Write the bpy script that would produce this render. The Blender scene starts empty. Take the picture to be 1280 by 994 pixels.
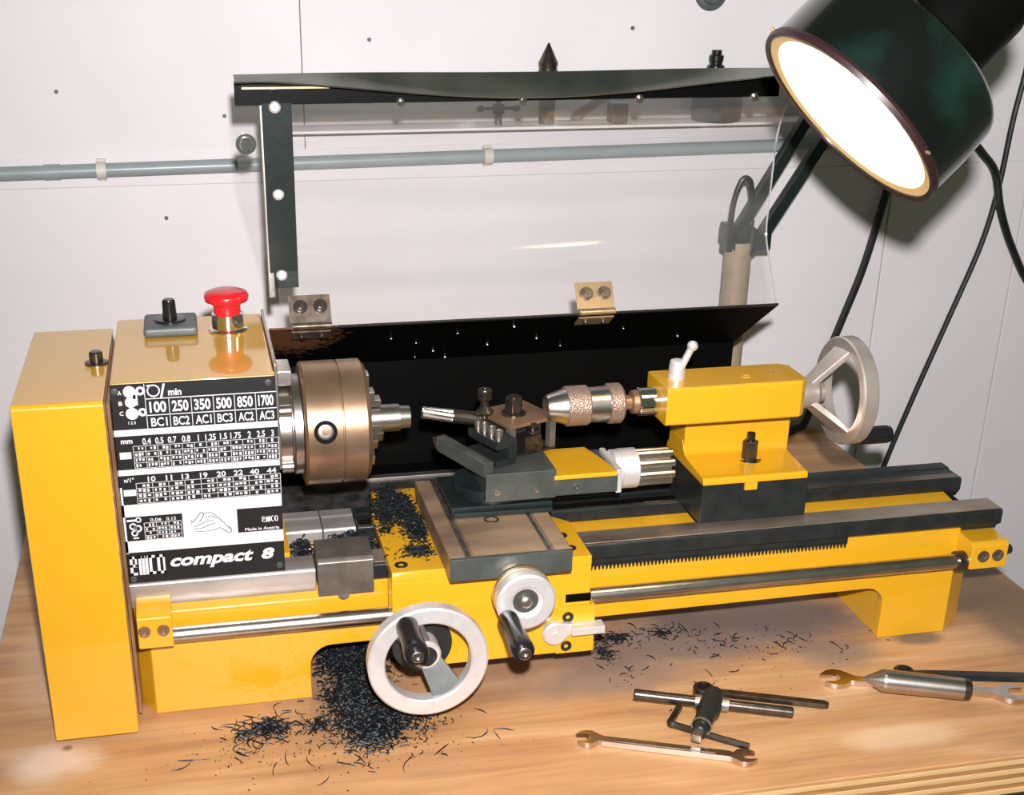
import bpy, bmesh, math, random
from mathutils import Matrix, Vector
random.seed(7)
C = bpy.context.scene.collection
sc = bpy.context.scene

# ------------------------------------------------------------------ camera
cam_d = bpy.data.cameras.new('camera'); cam = bpy.data.objects.new('camera', cam_d); C.objects.link(cam)
RT = (Vector((0.97798411, -0.20846645, 0.00942395)), Vector((-0.07517654, -0.39408617, -0.91599376)), Vector((0.19466782, 0.89511889, -0.4010818)))
loc = Vector((0.13146811, -0.92122281, 0.58524388))
cam.matrix_world = Matrix(((RT[0].x, -RT[1].x, -RT[2].x, loc.x), (RT[0].y, -RT[1].y, -RT[2].y, loc.y), (RT[0].z, -RT[1].z, -RT[2].z, loc.z), (0, 0, 0, 1)))
cam_d.sensor_fit = 'HORIZONTAL'; cam_d.sensor_width = 36; cam_d.lens = 45.6355
cam_d.shift_x = 0.04142; cam_d.shift_y = 0.0948; cam_d.clip_start = 0.02
sc.camera = cam
# ------------------------------------------------------------------ world, flash, exposure
w = bpy.data.worlds.new('room_light'); sc.world = w; w.use_nodes = True
w.node_tree.nodes['Background'].inputs[0].default_value = (0.84, 1.0, 0.66, 1)
w.node_tree.nodes['Background'].inputs[1].default_value = 0.09
fl_d = bpy.data.lights.new('camera_flash', 'SPOT'); fl = bpy.data.objects.new('camera_flash', fl_d); C.objects.link(fl)
fl.location = (0.1485, -0.915, 0.652); fl_d.energy = 104; fl_d.shadow_soft_size = 0.012; fl_d.color = (1.0, 0.965, 0.97)
fl_d.spot_size = math.radians(136); fl_d.spot_blend = 1.0
fl.rotation_euler = (Vector((0.98, 0.51, 0.15)) - Vector(fl.location)).to_track_quat('-Z', 'Y').to_euler()
sc.view_settings.view_transform = 'Standard'; sc.view_settings.look = 'None'
sc.view_settings.gamma = 1; sc.view_settings.use_curve_mapping = False
sc.view_settings.exposure = 0.0

# ------------------------------------------------------------------ materials
def mat(name, col, rough=0.5, metal=0.0, var=0.0, scale=40, bump=0.0, bscale=None, coat=0.0, col2=None, stretch=(1, 1, 1), spec=0.5, contrast=(0.35, 0.65)):
    m = bpy.data.materials.new(name); m.use_nodes = True
    nt = m.node_tree; b = nt.nodes['Principled BSDF']
    b.inputs['Base Color'].default_value = (*col, 1); b.inputs['Roughness'].default_value = rough
    b.inputs['Metallic'].default_value = metal; b.inputs['Coat Weight'].default_value = coat
    b.inputs['Specular IOR Level'].default_value = spec
    if var or bump or col2:
        tc = nt.nodes.new('ShaderNodeTexCoord'); mp = nt.nodes.new('ShaderNodeMapping'); mp.inputs['Scale'].default_value = stretch
        nt.links.new(tc.outputs['Object'], mp.inputs['Vector'])
        nz = nt.nodes.new('ShaderNodeTexNoise'); nz.inputs['Scale'].default_value = scale; nz.inputs['Detail'].default_value = 6
        nt.links.new(mp.outputs[0], nz.inputs['Vector'])
        if var or col2:
            r = nt.nodes.new('ShaderNodeValToRGB'); c2 = col2 or tuple(max(0, c * (1 - var)) for c in col)
            r.color_ramp.elements[0].color = (*c2, 1); r.color_ramp.elements[1].color = (*col, 1)
            r.color_ramp.elements[0].position, r.color_ramp.elements[1].position = contrast
            nt.links.new(nz.outputs['Fac'], r.inputs[0]); nt.links.new(r.outputs[0], b.inputs['Base Color'])
        if bump:
            n2 = nz
            if bscale:
                n2 = nt.nodes.new('ShaderNodeTexNoise'); n2.inputs['Scale'].default_value = bscale; n2.inputs['Detail'].default_value = 3
                nt.links.new(mp.outputs[0], n2.inputs['Vector'])
            bp = nt.nodes.new('ShaderNodeBump'); bp.inputs['Strength'].default_value = bump; bp.inputs['Distance'].default_value = 0.001
            nt.links.new(n2.outputs['Fac'], bp.inputs['Height']); nt.links.new(bp.outputs[0], b.inputs['Normal'])
    return m

M = {}
M['yellow'] = mat('yellow_enamel', (0.64, 0.330, 0.011), 0.35, 0, 0.03, 9, bump=0.03, bscale=260, coat=1.0)
M['yellow_dirty'] = mat('oily_yellow_enamel', (0.78, 0.37, 0.01), 0.35, 0, 0, 55, col2=(0.30, 0.14, 0.02), contrast=(0.33, 0.52))
M['wall'] = mat('white_painted_board', (0.745, 0.712, 0.728), 0.55, 0, 0.05, 6, bump=0.10, bscale=120)
M['steel'] = mat('bright_steel', (0.58, 0.53, 0.49), 0.30, 1, 0.18, 60, bump=0.04, bscale=300)
M['chrome'] = mat('polished_chrome', (0.85, 0.84, 0.84), 0.12, 1)
M['alu'] = mat('machined_aluminium', (0.80, 0.77, 0.77), 0.42, 0.6, 0.10, 90, bump=0.05, bscale=400)
M['alu_matt'] = mat('cast_aluminium', (0.52, 0.47, 0.43), 0.36, 0.95, 0.12, 70, bump=0.1, bscale=300)
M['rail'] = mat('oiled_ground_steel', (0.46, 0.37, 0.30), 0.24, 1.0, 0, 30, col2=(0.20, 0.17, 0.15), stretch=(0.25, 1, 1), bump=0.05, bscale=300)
M['rail_light'] = mat('clean_ground_steel', (0.70, 0.67, 0.65), 0.38, 0.75, 0, 40, col2=(0.40, 0.37, 0.35), stretch=(0.3, 1, 1), bump=0.08, bscale=300)
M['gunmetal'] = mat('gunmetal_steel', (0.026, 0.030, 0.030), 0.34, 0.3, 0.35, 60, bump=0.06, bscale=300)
M['greysteel'] = mat('grey_ground_steel', (0.105, 0.115, 0.105), 0.38, 0.5, 0.25, 60, bump=0.06, bscale=300)
M['brownsteel'] = mat('oil_browned_steel', (0.42, 0.25, 0.15), 0.36, 0.7, 0, 26, col2=(0.26, 0.15, 0.09), bump=0.05, bscale=350)
M['platebrown'] = mat('oil_browned_slide_top', (0.40, 0.27, 0.17), 0.45, 0.45, 0, 30, col2=(0.20, 0.13, 0.09), stretch=(0.4, 1.6, 1), bump=0.05, bscale=350)
M['blackmetal'] = mat('black_painted_metal', (0.0022, 0.0022, 0.0022), 0.40, 0, 0.3, 60, spec=0.08)
M['black'] = mat('black_plastic', (0.010, 0.010, 0.011), 0.22, 0)
M['greenblack'] = mat('dark_green_black_paint', (0.008, 0.016, 0.015), 0.38, 0, 0.4, 90, bump=0.08, bscale=260)
M['enamel'] = mat('dark_green_enamel', (0.004, 0.016, 0.012), 0.20, 0, 0, 14, col2=(0.002, 0.003, 0.003), coat=0.8, bump=0.05, bscale=40, contrast=(0.45, 0.62))
M['cream'] = mat('cream_enamel', (0.80, 0.55, 0.24), 0.4)
M['rim'] = mat('worn_dark_brown_rim', (0.022, 0.008, 0.009), 0.4)
M['reflector'] = mat('white_enamel_reflector', (0.90, 0.84, 0.72), 0.5)
M['plateblack'] = mat('black_printed_foil', (0.010, 0.010, 0.011), 0.42, 0, 0.2, 300)
M['print'] = mat('silver_white_print', (0.60, 0.585, 0.61), 0.5, 0.0, 0.06, 120)
M['oily'] = mat('oily_grey_sheet', (0.075, 0.072, 0.066), 0.30, 0.2, 0, 60, col2=(0.02, 0.02, 0.02))
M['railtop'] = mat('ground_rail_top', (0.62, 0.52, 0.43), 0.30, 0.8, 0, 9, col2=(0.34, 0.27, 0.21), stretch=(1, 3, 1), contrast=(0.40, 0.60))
M['block'] = mat('oiled_steel_block', (0.20, 0.18, 0.155), 0.36, 0.6, 0.3, 70)
M['spoke'] = mat('dark_cast_metal', (0.16, 0.17, 0.165), 0.42, 0.5, 0.2, 80)
M['flange'] = mat('greenish_sheet_steel', (0.25, 0.26, 0.215), 0.26, 0.8, 0, 7, col2=(0.10, 0.11, 0.095), contrast=(0.42, 0.6))
M['alu_warm'] = mat('warm_machined_aluminium', (0.68, 0.60, 0.54), 0.40, 0.75, 0.12, 70, bump=0.05, bscale=400)
M['ink'] = mat('dark_line_print', (0.05, 0.05, 0.06), 0.5)
M['red'] = mat('red_plastic', (0.66, 0.012, 0.020), 0.28, 0, 0.1, 40, coat=0.3)
M['greybox'] = mat('grey_plastic', (0.09, 0.105, 0.105), 0.45, 0, 0.2, 120)
M['grey_pipe'] = mat('grey_pvc', (0.30, 0.345, 0.355), 0.35, 0, 0.10, 30)
M['clip'] = mat('pale_plastic_clip', (0.62, 0.58, 0.52), 0.5)
M['swarf'] = mat('blued_steel_swarf', (0.020, 0.026, 0.031), 0.36, 0.6, 0.5, 300)
M['rust'] = mat('rusty_hinge_steel', (0.24, 0.19, 0.15), 0.4, 0.7, 0, 120, col2=(0.12, 0.08, 0.05), bump=0.1, bscale=400)
M['brass'] = mat('warm_plated_steel', (0.72, 0.52, 0.30), 0.3, 0.8, 0.1, 80)
M['rubber'] = mat('black_rubber_cable', (0.008, 0.011, 0.011), 0.4)
M['post'] = mat('tan_grey_paint', (0.36, 0.28, 0.19), 0.5, 0, 0.2, 50)
M['ply_light'] = mat('plywood_light_ply', (0.66, 0.42, 0.19), 0.6, 0, 0.2, 60, stretch=(0.15, 1, 3), bump=0.3, bscale=200)
M['ply_dark'] = mat('plywood_dark_ply', (0.40, 0.20, 0.07), 0.65, 0, 0.35, 80, stretch=(0.2, 1, 3), bump=0.4, bscale=200)
M['floor'] = mat('grey_concrete', (0.10, 0.09, 0.08), 0.8, 0, 0.3, 8)
M['bronze'] = mat('oil_stained_chuck_steel', (0.43, 0.285, 0.18), 0.33, 0.8, 0, 22, col2=(0.30, 0.19, 0.12), bump=0.05, bscale=350)
M['tooldark'] = mat('dark_tool_steel', (0.135, 0.115, 0.095), 0.30, 0.9, 0.4, 90, bump=0.05, bscale=350)
M['toolchrome'] = mat('chromed_tool_steel', (0.74, 0.64, 0.58), 0.20, 1.0, 0.2, 70, bump=0.03, bscale=350)

def knurl_mat(name, col, sc_):
    m = mat(name, col, 0.45, 0.7); nt = m.node_tree; b = nt.nodes['Principled BSDF']
    tc = nt.nodes.new('ShaderNodeTexCoord'); v = nt.nodes.new('ShaderNodeTexVoronoi'); v.inputs['Scale'].default_value = sc_
    nt.links.new(tc.outputs['Object'], v.inputs['Vector'])
    bp = nt.nodes.new('ShaderNodeBump'); bp.inputs['Strength'].default_value = 0.5; bp.inputs['Distance'].default_value = 0.001
    nt.links.new(v.outputs['Distance'], bp.inputs['Height']); nt.links.new(bp.outputs[0], b.inputs['Normal'])
    return m
M['knurl'] = knurl_mat('knurled_brown_steel', (0.36, 0.255, 0.20), 700)

def wood_mat():
    m = bpy.data.materials.new('stained_plywood'); m.use_nodes = True; nt = m.node_tree; L = nt.links; N = nt.nodes.new
    b = nt.nodes['Principled BSDF']; b.inputs['Roughness'].default_value = 0.48
    geo = N('ShaderNodeNewGeometry'); mp = N('ShaderNodeMapping'); mp.inputs['Scale'].default_value = (1.2, 9, 9); mp.inputs['Rotation'].default_value = (0, 0, 0.04)
    L.new(geo.outputs['Position'], mp.inputs['Vector'])
    n1 = N('ShaderNodeTexNoise'); n1.inputs['Scale'].default_value = 3.2; n1.inputs['Detail'].default_value = 9; n1.inputs['Distortion'].default_value = 0.9
    L.new(mp.outputs[0], n1.inputs['Vector'])
    r1 = N('ShaderNodeValToRGB'); e = r1.color_ramp.elements
    e[0].position, e[0].color = 0.30, (0.37, 0.185, 0.085, 1); e[1].position, e[1].color = 0.72, (0.62, 0.385, 0.21, 1)
    k = e.new(0.52); k.color = (0.53, 0.285, 0.125, 1)
    L.new(n1.outputs['Fac'], r1.inputs[0])
    # fine grain
    mp2 = N('ShaderNodeMapping'); mp2.inputs['Scale'].default_value = (6, 130, 60); L.new(geo.outputs['Position'], mp2.inputs['Vector'])
    n2 = N('ShaderNodeTexNoise'); n2.inputs['Scale'].default_value = 2.2; n2.inputs['Detail'].default_value = 5; L.new(mp2.outputs[0], n2.inputs['Vector'])
    r2 = N('ShaderNodeValToRGB'); r2.color_ramp.elements[0].position = 0.3; r2.color_ramp.elements[0].color = (0.86, 0.83, 0.79, 1); r2.color_ramp.elements[1].position = 0.62; r2.color_ramp.elements[1].color = (1, 1, 1, 1)
    L.new(n2.outputs['Fac'], r2.inputs[0])
    mul = N('ShaderNodeMix'); mul.data_type = 'RGBA'; mul.blend_type = 'MULTIPLY'; mul.inputs[0].default_value = 1
    L.new(r1.outputs[0], mul.inputs[6]); L.new(r2.outputs[0], mul.inputs[7])
    cur = mul.outputs[2]
    n3 = N('ShaderNodeTexNoise'); n3.inputs['Scale'].default_value = 14; n3.inputs['Detail'].default_value = 6; L.new(geo.outputs['Position'], n3.inputs['Vector'])
    def spot(cur, c, rad, col, strength, rough=0.55):
        sub = N('ShaderNodeVectorMath'); sub.operation = 'SUBTRACT'; sub.inputs[1].default_value = (c[0], c[1], 0); L.new(geo.outputs['Position'], sub.inputs[0])
        sca = N('ShaderNodeVectorMath'); sca.operation = 'MULTIPLY'; sca.inputs[1].default_value = (1 / rad[0], 1 / rad[1], 0); L.new(sub.outputs[0], sca.inputs[0])
        ln = N('ShaderNodeVectorMath'); ln.operation = 'LENGTH'; L.new(sca.outputs[0], ln.inputs[0])
        ad = N('ShaderNodeMath'); ad.operation = 'MULTIPLY_ADD'; ad.inputs[1].default_value = rough * 2; ad.inputs[2].default_value = -rough
        L.new(n3.outputs['Fac'], ad.inputs[0])
        su = N('ShaderNodeMath'); su.operation = 'ADD'; L.new(ln.outputs['Value'], su.inputs[0]); L.new(ad.outputs[0], su.inputs[1])
        mr = N('ShaderNodeMapRange'); mr.interpolation_type = 'SMOOTHSTEP'; mr.inputs['From Min'].default_value = 0.35; mr.inputs['From Max'].default_value = 1.1
        mr.inputs['To Min'].default_value = strength; mr.inputs['To Max'].default_value = 0; L.new(su.outputs[0], mr.inputs['Value'])
        mx = N('ShaderNodeMix'); mx.data_type = 'RGBA'; L.new(mr.outputs[0], mx.inputs[0]); L.new(cur, mx.inputs[6]); mx.inputs[7].default_value = (*col, 1)
        return mx.outputs[2]
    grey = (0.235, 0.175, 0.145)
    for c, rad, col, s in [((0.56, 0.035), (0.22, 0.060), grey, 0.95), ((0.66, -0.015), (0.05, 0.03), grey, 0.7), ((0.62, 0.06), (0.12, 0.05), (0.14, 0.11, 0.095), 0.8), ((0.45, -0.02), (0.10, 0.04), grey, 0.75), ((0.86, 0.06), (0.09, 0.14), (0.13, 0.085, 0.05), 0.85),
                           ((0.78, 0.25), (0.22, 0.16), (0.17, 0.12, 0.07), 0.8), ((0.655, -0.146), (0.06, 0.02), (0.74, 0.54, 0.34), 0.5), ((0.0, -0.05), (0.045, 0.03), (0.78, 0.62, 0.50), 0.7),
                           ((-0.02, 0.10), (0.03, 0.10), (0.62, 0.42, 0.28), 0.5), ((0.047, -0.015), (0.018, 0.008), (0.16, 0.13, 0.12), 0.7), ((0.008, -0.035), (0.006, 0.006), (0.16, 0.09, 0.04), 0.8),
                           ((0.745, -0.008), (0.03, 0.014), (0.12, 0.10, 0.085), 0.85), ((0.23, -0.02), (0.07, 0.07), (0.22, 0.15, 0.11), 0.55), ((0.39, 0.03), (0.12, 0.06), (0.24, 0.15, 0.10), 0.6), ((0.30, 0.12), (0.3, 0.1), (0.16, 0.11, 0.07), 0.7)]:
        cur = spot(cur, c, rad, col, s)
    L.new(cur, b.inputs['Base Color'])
    bp = N('ShaderNodeBump'); bp.inputs['Strength'].default_value = 0.12; bp.inputs['Distance'].default_value = 0.001; L.new(n2.outputs['Fac'], bp.inputs['Height']); L.new(bp.outputs[0], b.inputs['Normal'])
    return m
M['wood'] = wood_mat()

def acrylic():
    m = bpy.data.materials.new('clear_acrylic'); m.use_nodes = True; nt = m.node_tree; L = nt.links
    for n in list(nt.nodes): nt.nodes.remove(n)
    out = nt.nodes.new('ShaderNodeOutputMaterial'); tr = nt.nodes.new('ShaderNodeBsdfTransparent'); tr.inputs[0].default_value = (0.995, 0.995, 0.992, 1)
    gl = nt.nodes.new('ShaderNodeBsdfGlossy'); gl.inputs['Roughness'].default_value = 0.09
    df = nt.nodes.new('ShaderNodeBsdfDiffuse'); df.inputs[0].default_value = (0.9, 0.87, 0.86, 1)
    lw = nt.nodes.new('ShaderNodeFresnel'); lw.inputs['IOR'].default_value = 1.49
    tc = nt.nodes.new('ShaderNodeTexCoord'); mp = nt.nodes.new('ShaderNodeMapping'); mp.inputs['Scale'].default_value = (0.6, 4, 12); L.new(tc.outputs['Object'], mp.inputs[0])
    nz = nt.nodes.new('ShaderNodeTexNoise'); nz.inputs['Scale'].default_value = 3; nz.inputs['Detail'].default_value = 5; L.new(mp.outputs[0], nz.inputs['Vector'])
    mr = nt.nodes.new('ShaderNodeMapRange'); mr.inputs['From Min'].default_value = 0.35; mr.inputs['From Max'].default_value = 0.75; mr.inputs['To Min'].default_value = 0.01; mr.inputs['To Max'].default_value = 0.055
    L.new(nz.outputs['Fac'], mr.inputs['Value'])
    a = nt.nodes.new('ShaderNodeMixShader'); L.new(mr.outputs[0], a.inputs[0]); L.new(tr.outputs[0], a.inputs[1]); L.new(df.outputs[0], a.inputs[2])
    b = nt.nodes.new('ShaderNodeMixShader'); L.new(lw.outputs[0], b.inputs[0]); L.new(a.outputs[0], b.inputs[1]); L.new(gl.outputs[0], b.inputs[2])
    L.new(b.outputs[0], out.inputs[0])
    return m
M['acrylic'] = acrylic()

def rusty_plate():
    m = mat('black_plate_with_rust', (0.0022, 0.0022, 0.0022), 0.42, spec=0.08); nt = m.node_tree; L = nt.links; N = nt.nodes.new; b = nt.nodes['Principled BSDF']
    geo = N('ShaderNodeNewGeometry'); sub = N('ShaderNodeVectorMath'); sub.operation = 'SUBTRACT'; sub.inputs[1].default_value = (0.214, 0.175, 0.256); L.new(geo.outputs['Position'], sub.inputs[0])
    sc_ = N('ShaderNodeVectorMath'); sc_.operation = 'MULTIPLY'; sc_.inputs[1].default_value = (24, 22, 0); L.new(sub.outputs[0], sc_.inputs[0])
    ln = N('ShaderNodeVectorMath'); ln.operation = 'LENGTH'; L.new(sc_.outputs[0], ln.inputs[0])
    nz = N('ShaderNodeTexNoise'); nz.inputs['Scale'].default_value = 160; nz.inputs['Detail'].default_value = 6; L.new(geo.outputs['Position'], nz.inputs['Vector'])
    ad = N('ShaderNodeMath'); ad.operation = 'MULTIPLY_ADD'; ad.inputs[1].default_value = 1.6; ad.inputs[2].default_value = -0.8; L.new(nz.outputs['Fac'], ad.inputs[0])
    su = N('ShaderNodeMath'); su.operation = 'ADD'; L.new(ln.outputs['Value'], su.inputs[0]); L.new(ad.outputs[0], su.inputs[1])
    mr = N('ShaderNodeMapRange'); mr.inputs['From Min'].default_value = 0.55; mr.inputs['From Max'].default_value = 1.0; mr.inputs['To Min'].default_value = 0.85; mr.inputs['To Max'].default_value = 0; L.new(su.outputs[0], mr.inputs['Value'])
    mx = N('ShaderNodeMix'); mx.data_type = 'RGBA'; L.new(mr.outputs[0], mx.inputs[0]); mx.inputs[6].default_value = (0.0022, 0.0022, 0.0022, 1); mx.inputs[7].default_value = (0.16, 0.065, 0.03, 1)
    L.new(mx.outputs[2], b.inputs['Base Color']); return m
def emit(name, col, s):
    m = bpy.data.materials.new(name); m.use_nodes = True; b = m.node_tree.nodes['Principled BSDF']
    b.inputs['Emission Color'].default_value = (*col, 1); b.inputs['Emission Strength'].default_value = s; b.inputs['Base Color'].default_value = (0.9, 0.9, 0.9, 1)
    return m
M['bulb'] = emit('lit_bulb', (1.0, 0.86, 0.66), 22)

# ------------------------------------------------------------------ builders
class MB:
    def __init__(s, M=None): s.bm = bmesh.new(); s.M = M
    def _in(s, b, bev=0, seg=2, M=None):
        bmesh.ops.recalc_face_normals(b, faces=b.faces)
        if bev:
            es = [e for e in b.edges if len(e.link_faces) == 2 and e.calc_face_angle(0) > 0.45]
            if es: bmesh.ops.bevel(b, geom=es, offset=bev, segments=seg, profile=0.5, affect='EDGES', clamp_overlap=True)
        if M is not None: b.transform(M)
        if s.M is not None: b.transform(s.M)
        me = bpy.data.meshes.new('t'); b.to_mesh(me); b.free(); s.bm.from_mesh(me); bpy.data.meshes.remove(me)
        return s
    def box(s, x0, x1, y0, y1, z0, z1, bev=0.0, seg=2, M=None):
        b = bmesh.new(); vs = [b.verts.new((x, y, z)) for x in (x0, x1) for y in (y0, y1) for z in (z0, z1)]
        for f in ((0, 1, 3, 2), (4, 6, 7, 5), (0, 4, 5, 1), (2, 3, 7, 6), (0, 2, 6, 4), (1, 5, 7, 3)): b.faces.new([vs[i] for i in f])
        return s._in(b, bev, seg, M)
    def prism(s, pts, axis, a0, a1, bev=0.0, seg=2, M=None):
        b = bmesh.new()
        def mk(p, a): return {'x': (a, p[0], p[1]), 'y': (p[0], a, p[1]), 'z': (p[0], p[1], a)}[axis]
        A = [b.verts.new(mk(p, a0)) for p in pts]; B = [b.verts.new(mk(p, a1)) for p in pts]; n = len(pts)
        b.faces.new(A); b.faces.new(B[::-1])
        for i in range(n): b.faces.new((A[i], B[i], B[(i + 1) % n], A[(i + 1) % n]))
        return s._in(b, bev, seg, M)
    def rev(s, prof, o, d, n=32, ring=False, M=None, bev=0):
        b = bmesh.new(); d = Vector(d).normalized(); o = Vector(o)
        u = d.orthogonal().normalized(); v = d.cross(u)
        R = []
        for (a, r) in prof:
            if r < 1e-7: R.append([b.verts.new(o + d * a)])
            else: R.append([b.verts.new(o + d * a + (u * math.cos(2 * math.pi * i / n) + v * math.sin(2 * math.pi * i / n)) * r) for i in range(n)])
        m = len(R)
        for j in range(m if ring else m - 1):
            P, Q = R[j], R[(j + 1) % m]
            for i in range(n):
                k = (i + 1) % n
                if len(P) == 1 and len(Q) == 1: continue
                if len(P) == 1: b.faces.new((P[0], Q[i], Q[k]))
                elif len(Q) == 1: b.faces.new((P[i], Q[0], P[k]))
                else: b.faces.new((P[i], Q[i], Q[k], P[k]))
        if not ring:
            for P in (R[0], R[-1]):
                if len(P) > 1: b.faces.new(P)
        return s._in(b, bev, 2, M)
    def cyl(s, p, q, r, n=20, bev=0.0, r2=None):
        p, q = Vector(p), Vector(q); L = (q - p).length; r2 = r if r2 is None else r2
        return s.rev([(0, 0), (0, r), (L, r2), (L, 0)], p, q - p, n, bev=bev)
    def tube(s, pts, r, n=8, closed=False, M=None):
        b = bmesh.new(); P = [Vector(p) for p in pts]; m = len(P); R = []
        u = None
        for i in range(m):
            t = (P[(i + 1) % m] - P[i - 1]) if closed else (P[min(i + 1, m - 1)] - P[max(i - 1, 0)])
            t.normalize()
            if u is None: u = t.orthogonal().normalized()
            else:
                u = (u - t * u.dot(t))
                u = u.normalized() if u.length > 1e-6 else t.orthogonal().normalized()
            v = t.cross(u); rr = r[i] if isinstance(r, (list, tuple)) else r
            R.append([b.verts.new(P[i] + (u * math.cos(2 * math.pi * k / n) + v * math.sin(2 * math.pi * k / n)) * rr) for k in range(n)])
        for i in range(m if closed else m - 1):
            A, B = R[i], R[(i + 1) % m]
            for k in range(n): b.faces.new((A[k], B[k], B[(k + 1) % n], A[(k + 1) % n]))
        if not closed: b.faces.new(R[0]); b.faces.new(R[-1][::-1])
        return s._in(b, 0, 2, M)
    def sphere(s, c, r, n=20, sz=(1, 1, 1)):
        prof = [(-r * math.cos(math.pi * i / 10), r * math.sin(math.pi * i / 10)) for i in range(11)]
        prof[0] = (-r, 0); prof[-1] = (r, 0)
        return s.rev(prof, c, (0, 0, 1), n)
    def hexa(s, p, q, r, bev=0.0):  # hexagonal bar
        return s.cyl(p, q, r, 6, bev)
    def grid(s, fn, nu, nv, thick=0.0):
        b = bmesh.new(); V = [[b.verts.new(fn(i / nu, j / nv)) for j in range(nv + 1)] for i in range(nu + 1)]
        for i in range(nu):
            for j in range(nv): b.faces.new((V[i][j], V[i + 1][j], V[i + 1][j + 1], V[i][j + 1]))
        if thick:
            bmesh.ops.recalc_face_normals(b, faces=b.faces); bmesh.ops.solidify(b, geom=b.faces[:], thickness=thick)
        return s._in(b)
    def mesh_from(s, me, Mx):
        b = bmesh.new(); b.from_mesh(me); b.transform(Mx); me2 = bpy.data.meshes.new('t'); b.to_mesh(me2); b.free(); s.bm.from_mesh(me2); bpy.data.meshes.remove(me2)
        return s

WL = {}
def obj(name, mb, m, parent=None, label=None, angle=32, smooth=True):
    bm = mb.bm; c = Vector((0, 0, 0))
    if bm.verts:
        lo = Vector((min(v.co.x for v in bm.verts), min(v.co.y for v in bm.verts), min(v.co.z for v in bm.verts)))
        hi = Vector((max(v.co.x for v in bm.verts), max(v.co.y for v in bm.verts), max(v.co.z for v in bm.verts)))
        c = (lo + hi) / 2
        if parent is None: c.z = lo.z
    bmesh.ops.translate(bm, verts=bm.verts, vec=-c)
    me = bpy.data.meshes.new(name); bm.to_mesh(me); bm.free()
    if smooth and len(me.polygons):
        me.polygons.foreach_set('use_smooth', [True] * len(me.polygons)); me.set_sharp_from_angle(angle=math.radians(angle))
    me.materials.append(M[m] if isinstance(m, str) else m)
    o = bpy.data.objects.new(name, me); C.objects.link(o); WL[o.name] = c.copy()
    if smooth and 6 < len(me.polygons) < 6000:
        wn = o.modifiers.new('flat_normals', 'WEIGHTED_NORMAL'); wn.keep_sharp = True; wn.weight = 100
    if parent is not None: o.parent = parent; o.location = c - WL[parent.name]
    else: o.location = c
    if label: o['label'] = label
    return o
def thing(name, label, cat, at, group=None):
    o = bpy.data.objects.new(name, None); C.objects.link(o); o.location = at; o.empty_display_size = 0.02; WL[o.name] = Vector(at)
    o['label'] = label; o['category'] = cat
    if group: o['group'] = group
    return o
def tag(o, label, cat, group=None, kind=None):
    o['label'] = label; o['category'] = cat
    if group: o['group'] = group
    if kind: o['kind'] = kind
    return o
def struct(o): o['kind'] = 'structure'; return o
def frame(o, x, y):  # local frame: origin, x axis, y axis hint
    x = Vector(x).normalized(); y = Vector(y); z = x.cross(y).normalized(); y = z.cross(x)
    return Matrix(((x.x, y.x, z.x, o[0]), (x.y, y.y, z.y, o[1]), (x.z, y.z, z.z, o[2]), (0, 0, 0, 1)))
def arc(cx, cy, r, a0, a1, n): return [(cx + r * math.cos(math.radians(a0 + (a1 - a0) * i / n)), cy + r * math.sin(math.radians(a0 + (a1 - a0) * i / n))) for i in range(n + 1)]
def smooth_path(P, n=6):
    P = [Vector(p) for p in P]; out = []
    for i in range(len(P) - 1):
        a, b, c, d = P[max(i - 1, 0)], P[i], P[i + 1], P[min(i + 2, len(P) - 1)]
        for k in range(n):
            t = k / n; out.append(0.5 * ((2 * b) + (c - a) * t + (2 * a - 5 * b + 4 * c - d) * t * t + (3 * b - a - 3 * c + d) * t ** 3))
    return out + [P[-1]]
def text_mesh(body, bold=0.0, shear=0.0, spacing=1.0):
    cu = bpy.data.curves.new('t', 'FONT'); cu.body = body; cu.extrude = 0.02; cu.offset = bold; cu.shear = shear; cu.space_character = spacing; cu.resolution_u = 3
    o = bpy.data.objects.new('t', cu); C.objects.link(o); dg = bpy.context.evaluated_depsgraph_get(); dg.update()
    me = bpy.data.meshes.new_from_object(o.evaluated_get(dg)); bpy.data.objects.remove(o); bpy.data.curves.remove(cu)
    return me

# ================================================================== SETTING
WY = 0.512
wall = bpy.data.objects.new('wall_back', None); C.objects.link(wall); wall.location = (0.5, WY, -0.8); WL['wall_back'] = Vector(wall.location); struct(wall)
SX = 0.2585; G_ = 0.0004
for (x0, x1, z0, z1, dy) in [(-0.9, SX - G_, 0.3500, 1.2, 0.0), (SX + G_, 1.60, 0.3600, 1.2, 0.0003), (-0.9, 0.957, -0.8, 0.33, 0.0), (0.959, 1.139, -0.8, 0.33, 0.0004), (1.141, 2.2, -0.8, 0.33, 0.0), (1.6014, 2.2, 0.3695, 1.2, 0)]:
    obj('wall_panel', MB().box(x0, x1, WY + dy, WY + 0.02, z0, z1, 0.0006, 1), 'wall', wall)
bt = MB(); bt.prism([(-0.9, 0.3305), (2.2, 0.3305), (2.2, 0.379), (1.06, 0.3715), (-0.055, 0.3615), (-0.9, 0.355)], 'y', WY - 0.001, WY + 0.02)
obj('batten', bt, 'wall', wall)
for (x, z) in [(0.1067, 0.2951), (0.0079, 0.4269), (0.175, 0.40), (0.33, 0.475), (0.62, 0.485)]:
    obj('nail_head', MB().cyl((x, WY + 0.002, z), (x, WY - 0.0008, z), 0.0022, 10), 'greybox', wall)
struct(obj('floor', MB().box(-1.2, 2.4, -1.6, 0.7, -0.82, -0.8), 'floor'))

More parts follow.
